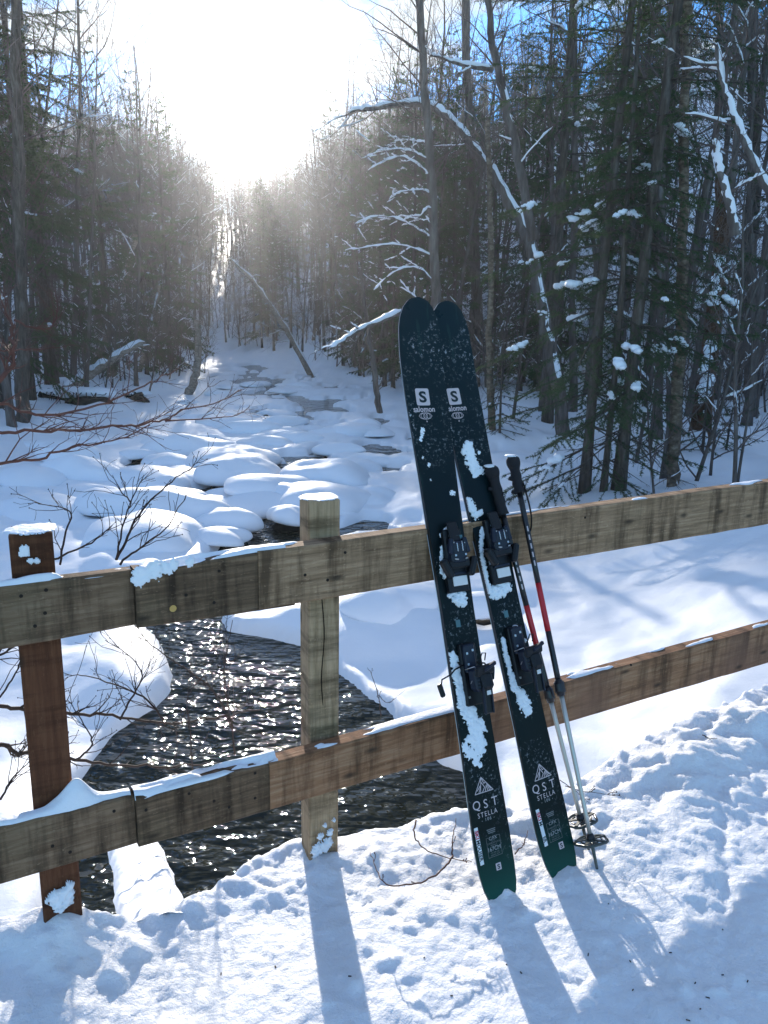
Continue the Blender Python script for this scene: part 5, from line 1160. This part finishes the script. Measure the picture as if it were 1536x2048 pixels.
def binding(sk, toe, afd, tagA, tagB, heel, lever, brakeL, brakeR):
    t_ = sk.block
    w, a = sk.ws(*toe); w *= 0.4; 
    toe_b = t_('toe_piece', w, a, .011, .030, .070, .010, M['black_plastic'], .004)
    t_('toe_housing', w, a + .002, .030, .027, .032, .016, M['navy_plastic'], .008, toe_b, 0, .12)
    t_('toe_bridge', w, a - .030, .028, .036, .013, .011, M['black_plastic'], .005, toe_b)
    for sg in (-1, 1):
        t_('toe_wing', w + sg * .043, a - .040, .032, .010, .028, .012, M['black_plastic'], .005, toe_b, -sg * .42)
        t_('pin_arm', w + sg * .026, a + .020, .040, .007, .022, .007, M['navy_plastic'], .003, toe_b, sg * .2)
        t_('screw', w + sg * .012, a + .052, .0225, .0035, .0035, .001, M['steel'], .001, toe_b); t_('screw', w + sg * .017, a - .006, .047, .003, .003, .001, M['steel'], .001, toe_b)
    for sg in (-1, 1):
        sk.wire('toe_pin', [(w + sg * .022, a - .016, .047), (w + sg * .012, a - .018, .050)], .0022, M['steel'], toe_b); sk.wire('toe_spring', [(w + sg * (.008 + .001 * (q_ % 2)), a + .004 + .0035 * q_, .048) for q_ in range(8)], .0016, M['steel'], toe_b)
    t_('toe_lever', w, a + .060, .026, .017, .030, .006, M['black_plastic'], .004, toe_b, 0, -.18)
    ww, aa = sk.ws(*tagA); t_('teal_label', ww, aa, .0335, .011, .0075, .0006, M['tealtag'], .0003, toe_b)
    for k in range(5): t_('print_dot', w - .018 + .009 * k, a + .030 - .004 * (k % 3), .0475, .0016, .002, .0006, M['print_mid'], .0003, toe_b)
    w2, a2 = sk.ws(*afd); w2 *= .8
    pl = t_('sole_plate_frame', w2 - .003, a2, .010, .034, .030, .009, M['black_plastic'], .003)
    t_('sole_plate', w2 + .002, a2 + .001, .0206, .024, .0135, .002, M['pale_plate'], .0012, pl)
    t_('plate_bar', w2, a2 + .022, .021, .029, .0035, .003, M['navy_plastic'], .001, pl)
    ww, aa = sk.ws(*tagB); t_('teal_label', ww, aa, .0008, .0075, .010, .0006, M['tealtag'], .0003)
    w, a = sk.ws(*heel); w = w * .3
    hb = t_('heel_piece', w, a, .009, .027, .085, .008, M['black_plastic'], .003)
    t_('heel_track', w - .004, a + .045, .022, .018, .038, .007, M['navy_plastic'], .003, hb)
    t_('heel_spring_housing', w + .006, a - .012, .040, .024, .034, .022, M['navy_plastic'], .010, hb)
    for (dx_, da_) in ((-.014, .03), (-.014, .06), (.006, .066), (-.018, -.06)): t_('screw', w + dx_, a + da_, .0295 if da_ > 0 else .0175, .0032, .0032, .001, M['steel'], .001, hb)
    for q_ in range(5): t_('rib', w - .012, a - .036 + .009 * q_, .0626, .006, .0016, .001, M['black_plastic'], .0004, hb)
    hc = t_('heel_cup', w + .010, a + .012, .066, .032, .014, .007, M['black_plastic'], .005, hb, .10, .35)
    t_('heel_cup_rim', w + .024, a + .020, .074, .022, .006, .005, M['navy_plastic'], .003, hc, .35, .3)
    t_('heel_tower', w + .012, a - .018, .060, .019, .024, .016, M['black_plastic'], .008, hb, 0, -.2)
    ww, aa = sk.ws(*lever); lv = t_('heel_lever', w + .010, a - .062, .058, .015, .045, .005, M['black_plastic'], .004, hb, .02, .10)
    for sg in (-1, 1): t_('lever_rail', w + .010 + sg * .013, a - .062, .064, .0025, .045, .004, M['navy_plastic'], .0015, lv, .02, .10)
    t_('white_label', w + .014, a - .050, .0660, .0075, .0060, .0008, M['pale_plate'], .0004, lv, .02, .10)
    sk.wire('climbing_wire', [(w - .030, a + .018, .030), (w - .012, a + .024, .052), (w - .008, a + .010, .056), (w - .020, a - .022, .034)], .0013, M['steel'], hb)
    sk.wire('spring_loop', [(w + .018, a + .038, .040), (w + .020, a + .056, .052), (w + .032, a + .054, .052), (w + .031, a + .034, .044)], .0019, M['black_plastic'], hb)
    for (bx, sg) in ((brakeL, -1), (brakeR, 1)):
        if bx is None: continue
        wb, ab = sk.ws(*bx); hw = ski_hw(a)
        arm = sk.wire('brake_arm', [(sg * .020, a + .030, .016), (sg * (hw - .004), a + .022, .014), (sg * (hw + .008), a + .010, .008), (wb - sg * .002, ab + .030, -.010), (wb, ab + .012, -.016)], .0024, M['black_plastic'])
        sk.block('brake_paddle', wb, ab, -.018, .0075, .019, .005, M['black_plastic'], .003, arm, -sg * .22)
binding(s1, (905, 1108), (912, 1163), (905, 1078), (916, 1247), (937, 1348), (965, 1402), (890, 1382), (992, 1346))
binding(s2, (990, 1085), (998, 1147), (987, 1065), (1012, 1228), (1037, 1310), (1068, 1365), None, None)
# snow stuck to the skis
P_ = snow_patch
P_(s1, [(935, 1410, .016), (942, 1430, .02), (950, 1450, .022), (952, 1470, .02), (958, 1490, .014), (940, 1480, .010), (930, 1395, .012)], .012, 31)
P_(s1, [(905, 1310, .008), (910, 1330, .009), (916, 1350, .010), (920, 1372, .010), (926, 1390, .011), (924, 1410, .010)], .010, 32)
P_(s1, [(940, 1505, .012), (955, 1512, .010), (930, 1495, .008), (966, 1500, .006), (950, 1525, .006), (960, 1530, .005)], .005, 33, .0025, .8)
P_(s1, [(905, 1145, .012), (915, 1140, .010), (890, 1152, .006)], .026, 34); P_(s1, [(905, 1180, .012), (915, 1185, .012), (925, 1190, .010), (912, 1197, .010), (925, 1206, .008), (898, 1190, .006)], .022, 35)
P_(s1, [(884, 1095, .004), (882, 1120, .004), (883, 1145, .004), (882, 1070, .004), (894, 1058, .006)], .008, 36, .002)
P_(s1, [(842, 880, .004), (845, 860, .005), (858, 930, .004), (905, 985, .006), (846, 915, .003), (862, 960, .003)], .0014, 37, .0015, .8)
P_(s2, [(938, 890, .010), (940, 910, .014), (943, 925, .015), (945, 935, .012), (932, 895, .008), (926, 905, .006)], .010, 38)
P_(s2, [(955, 935, .008), (950, 950, .007), (964, 940, .007), (958, 905, .004)], .003, 39, .002, .7)
P_(s2, [(938, 1005, .010), (946, 1020, .009), (952, 1032, .008), (960, 1025, .007), (935, 1000, .006)], .008, 40)
P_(s2, [(965, 1060, .007), (962, 1085, .005), (963, 1110, .005), (968, 1135, .006), (972, 1160, .007), (977, 1180, .010)], .010, 41, .0025)
P_(s2, [(990, 1125, .012), (998, 1120, .010), (1002, 1128, .010)], .026, 42); P_(s2, [(990, 1185, .014), (1002, 1180, .014), (1012, 1172, .012), (995, 1165, .008)], .018, 43)
P_(s2, [(1040, 1385, .012), (1046, 1400, .014), (1052, 1415, .014), (1056, 1425, .010), (1030, 1375, .010), (1024, 1355, .008), (1015, 1325, .006), (1010, 1300, .006), (1006, 1280, .005)], .012, 44)
P_(s2, [(1033, 1268, .006), (1040, 1300, .006), (1028, 1255, .005), (1046, 1282, .005)], .03, 46)

# ------------------------------------------------------------------ poles
M['grip'] = mat('black foam grip', (0.02, 0.019, 0.022), 0.8, 0.25)[0]
M['pole_black'] = mat('black pole shaft', (0.014, 0.013, 0.015), 0.3, 0.5)[0]
M['pole_red'] = mat('red pole shaft', (0.50, 0.008, 0.014), 0.3, 0.5)[0]
M['alu'] = mat('brushed aluminium', (0.55, 0.51, 0.46), 0.38, 0.5, 0.6)[0]
M['basket'] = mat('dark translucent basket plastic', (0.045, 0.055, 0.05), 0.28, 0.6)[0]
def pole(top_px, tip_px, ztip, off, label, marks, strap, seed):
    T = on_z(*tip_px, ztip); lo, hi = T[1] - .2, T[1] + 1.2
    for _ in range(50):
        mid = (lo + hi) / 2; Q = at(*top_px, mid); f = (.885 - T[2]) / (Q[2] - T[2]); X = T + (Q - T) * f
        if (X[:2] - FP0) @ FN > -.016 - .010 + off: hi = mid
        else: lo = mid
    Ln = np.linalg.norm(Q - T); A = unit(Q - T); e1 = unit(np.cross(A, [0, 1, 0])); e2 = np.cross(e1, A)
    root = thing('ski_pole', label, 'ski pole', T, 'pair of ski poles leaning on the railing')
    Pl = lambda f, a=0, b_=0: A * f * Ln + e1 * a + e2 * b_
    g0, r0, r1, c0, bk = [1 - (m - top_px[1]) / (tip_px[1] - top_px[1]) for m in marks]   # fractions from the tip, by picture height
    def seg(name, f0, f1, ra, rb, m, parent=root, n=6, k=12, prof=None):
        mb = MB(); f = np.linspace(f0, f1, n); mb.tube([Pl(x) for x in f], np.linspace(ra, rb, n) if prof is None else prof, k); return mb.build(name, m, parent)
    seg('spike', -0.02, bk - .004, .0035, .0058, M['basket'])
    seg('lower_shaft', bk - .004, c0, .0062, .0072, M['alu'])
    seg('lock_clamp', c0 - .004, c0 + .035, .0125, .0135, M['pole_black'], n=5, prof=[.0115, .0125, .0135, .0135, .011])
    seg('lever', c0 + .004, c0 + .03, .016, .0155, M['pole_black'], k=6)
    seg('middle_shaft', c0 + .036, r1, .0088, .0088, M['pole_black'])
    seg('red_shaft', r1, r0, .0089, .0089, M['pole_red'])
    us = seg('upper_shaft', r0, g0, .0088, .0088, M['pole_black'])
    for k in range(5): mb = MB(); mb.box(Pl(r0 + .05 + .022 * k, -.001, -.0089), (.002, .0006, .008), np.stack([e1, e2, A], 1), .0004); mb.build('shaft_print', M['print'], us, smooth=False)
    f = np.linspace(g0, .985, 15); pr = .0160 + .0016 * np.sin(np.linspace(0, 22, 15)) * np.linspace(1, .5, 15); pr[0] = .019; pr[1] = .0165; pr[-1] = .018; pr[-2] = .0165; pr[-3] = .0150
    gp = seg('grip', 0, 0, 0, 0, M['grip'], prof=pr, n=15) if False else None
    mb = MB(); mb.tube([Pl(x) for x in f], pr, 14); gp = mb.build('grip', M['grip'], root)
    mb = MB(); mb.tube([Pl(x) for x in np.linspace(.982, 1.012, 6)], [.0175, .020, .0215, .0215, .020, .014], 14); mb.build('grip_head', M['grip'], root)
    mb = MB(); mb.blob(Pl(1.014, .002), .020, .020, .0045, seed, .12, 12, 5); mb.build('snow_cap', M['snow_small'], root)
    for (fx, sg) in ((.955, 1), (g0 + .004, 1)): mb = MB(); mb.box(Pl(fx, .016 * sg, -.003), (.009, .007, .006), np.stack([unit(e1 + A * .5), e2, unit(A - e1 * .5)], 1), .003); mb.build('finger_ledge', M['grip'], gp, smooth=False)
    if strap:
        P0 = Pl(.94, -.016, -.006); pts = [P0]
        for (dx, dzz, dy) in strap: pts.append(P0 + e1 * dx + np.array([0, dy, -dzz]))
        pts = np.array(pts); tt = np.linspace(0, len(pts) - 1, 40); 
        sm = np.stack([np.interp(tt, np.arange(len(pts)), pts[:, i]) for i in range(3)], -1)
        for _ in range(6): sm[1:-1] = (sm[:-2] + sm[1:-1] * 2 + sm[2:]) / 4
        mb = MB(); mb.tube(sm, .0085, 6, True, .22); mb.build('strap', M['grip'], root)
    # basket: open ring with spokes
    bc = Pl(bk); bA = A; Rb = .046; bs = None
    mb = MB(); an = np.linspace(0, 2 * math.pi, 25); rr_ = Rb * (1 + .07 * np.cos(an * 5)); ring = np.array([bc + e1 * r * math.cos(t_) + e2 * r * math.sin(t_) + A * (-.002) for r, t_ in zip(rr_, an)]); mb.tube(ring, .0042, 6, False)
    bs = mb.build('basket', M['basket'], root)
    for k in range(5):
        t_ = 2 * math.pi * (k + .15) / 5
        mb = MB(); d1 = e1 * math.cos(t_) + e2 * math.sin(t_); sd_ = -e1 * math.sin(t_) + e2 * math.cos(t_)
        mb.box(bc + d1 * .027 + A * .002, (.020, .0055, .0018), np.stack([d1, sd_, A], 1), .001); mb.build('basket_spoke', M['basket'], bs, smooth=False)
        mb = MB(); tt = np.linspace(t_ + .25, t_ + .95, 6); mb.tube([bc + (e1 * math.cos(x) + e2 * math.sin(x)) * .030 for x in tt], .0028, 5); mb.build('basket_web', M['basket'], bs)
    mb = MB(); mb.tube([Pl(bk - .010), Pl(bk - .004), Pl(bk + .010), Pl(bk + .016)], [.009, .013, .012, .008], 10); mb.build('basket_hub', M['pole_black'], bs)
    return root
pole((1026, 922), (1193, 1732), -0.045, 0.0, 'ski pole with its wrist strap hanging loose, standing clear of the skis', (990, 1178, 1276, 1402, 1684), [(-.016, .05, -.004), (-.030, .10, -.006), (-.034, .145, -.008), (-.022, .176, -.01), (.002, .180, -.010), (.018, .165, -.008), (.024, .135, -.004)], 3)
pole((984, 942), (1176, 1694), -0.045, 0.0, 'ski pole tucked close against the ski, its basket behind the other', (1030, 1212, 1300, 1402, 1640), [(.010, .06, -.004), (.020, .10, -.004), (.026, .14, -.004)], 4)
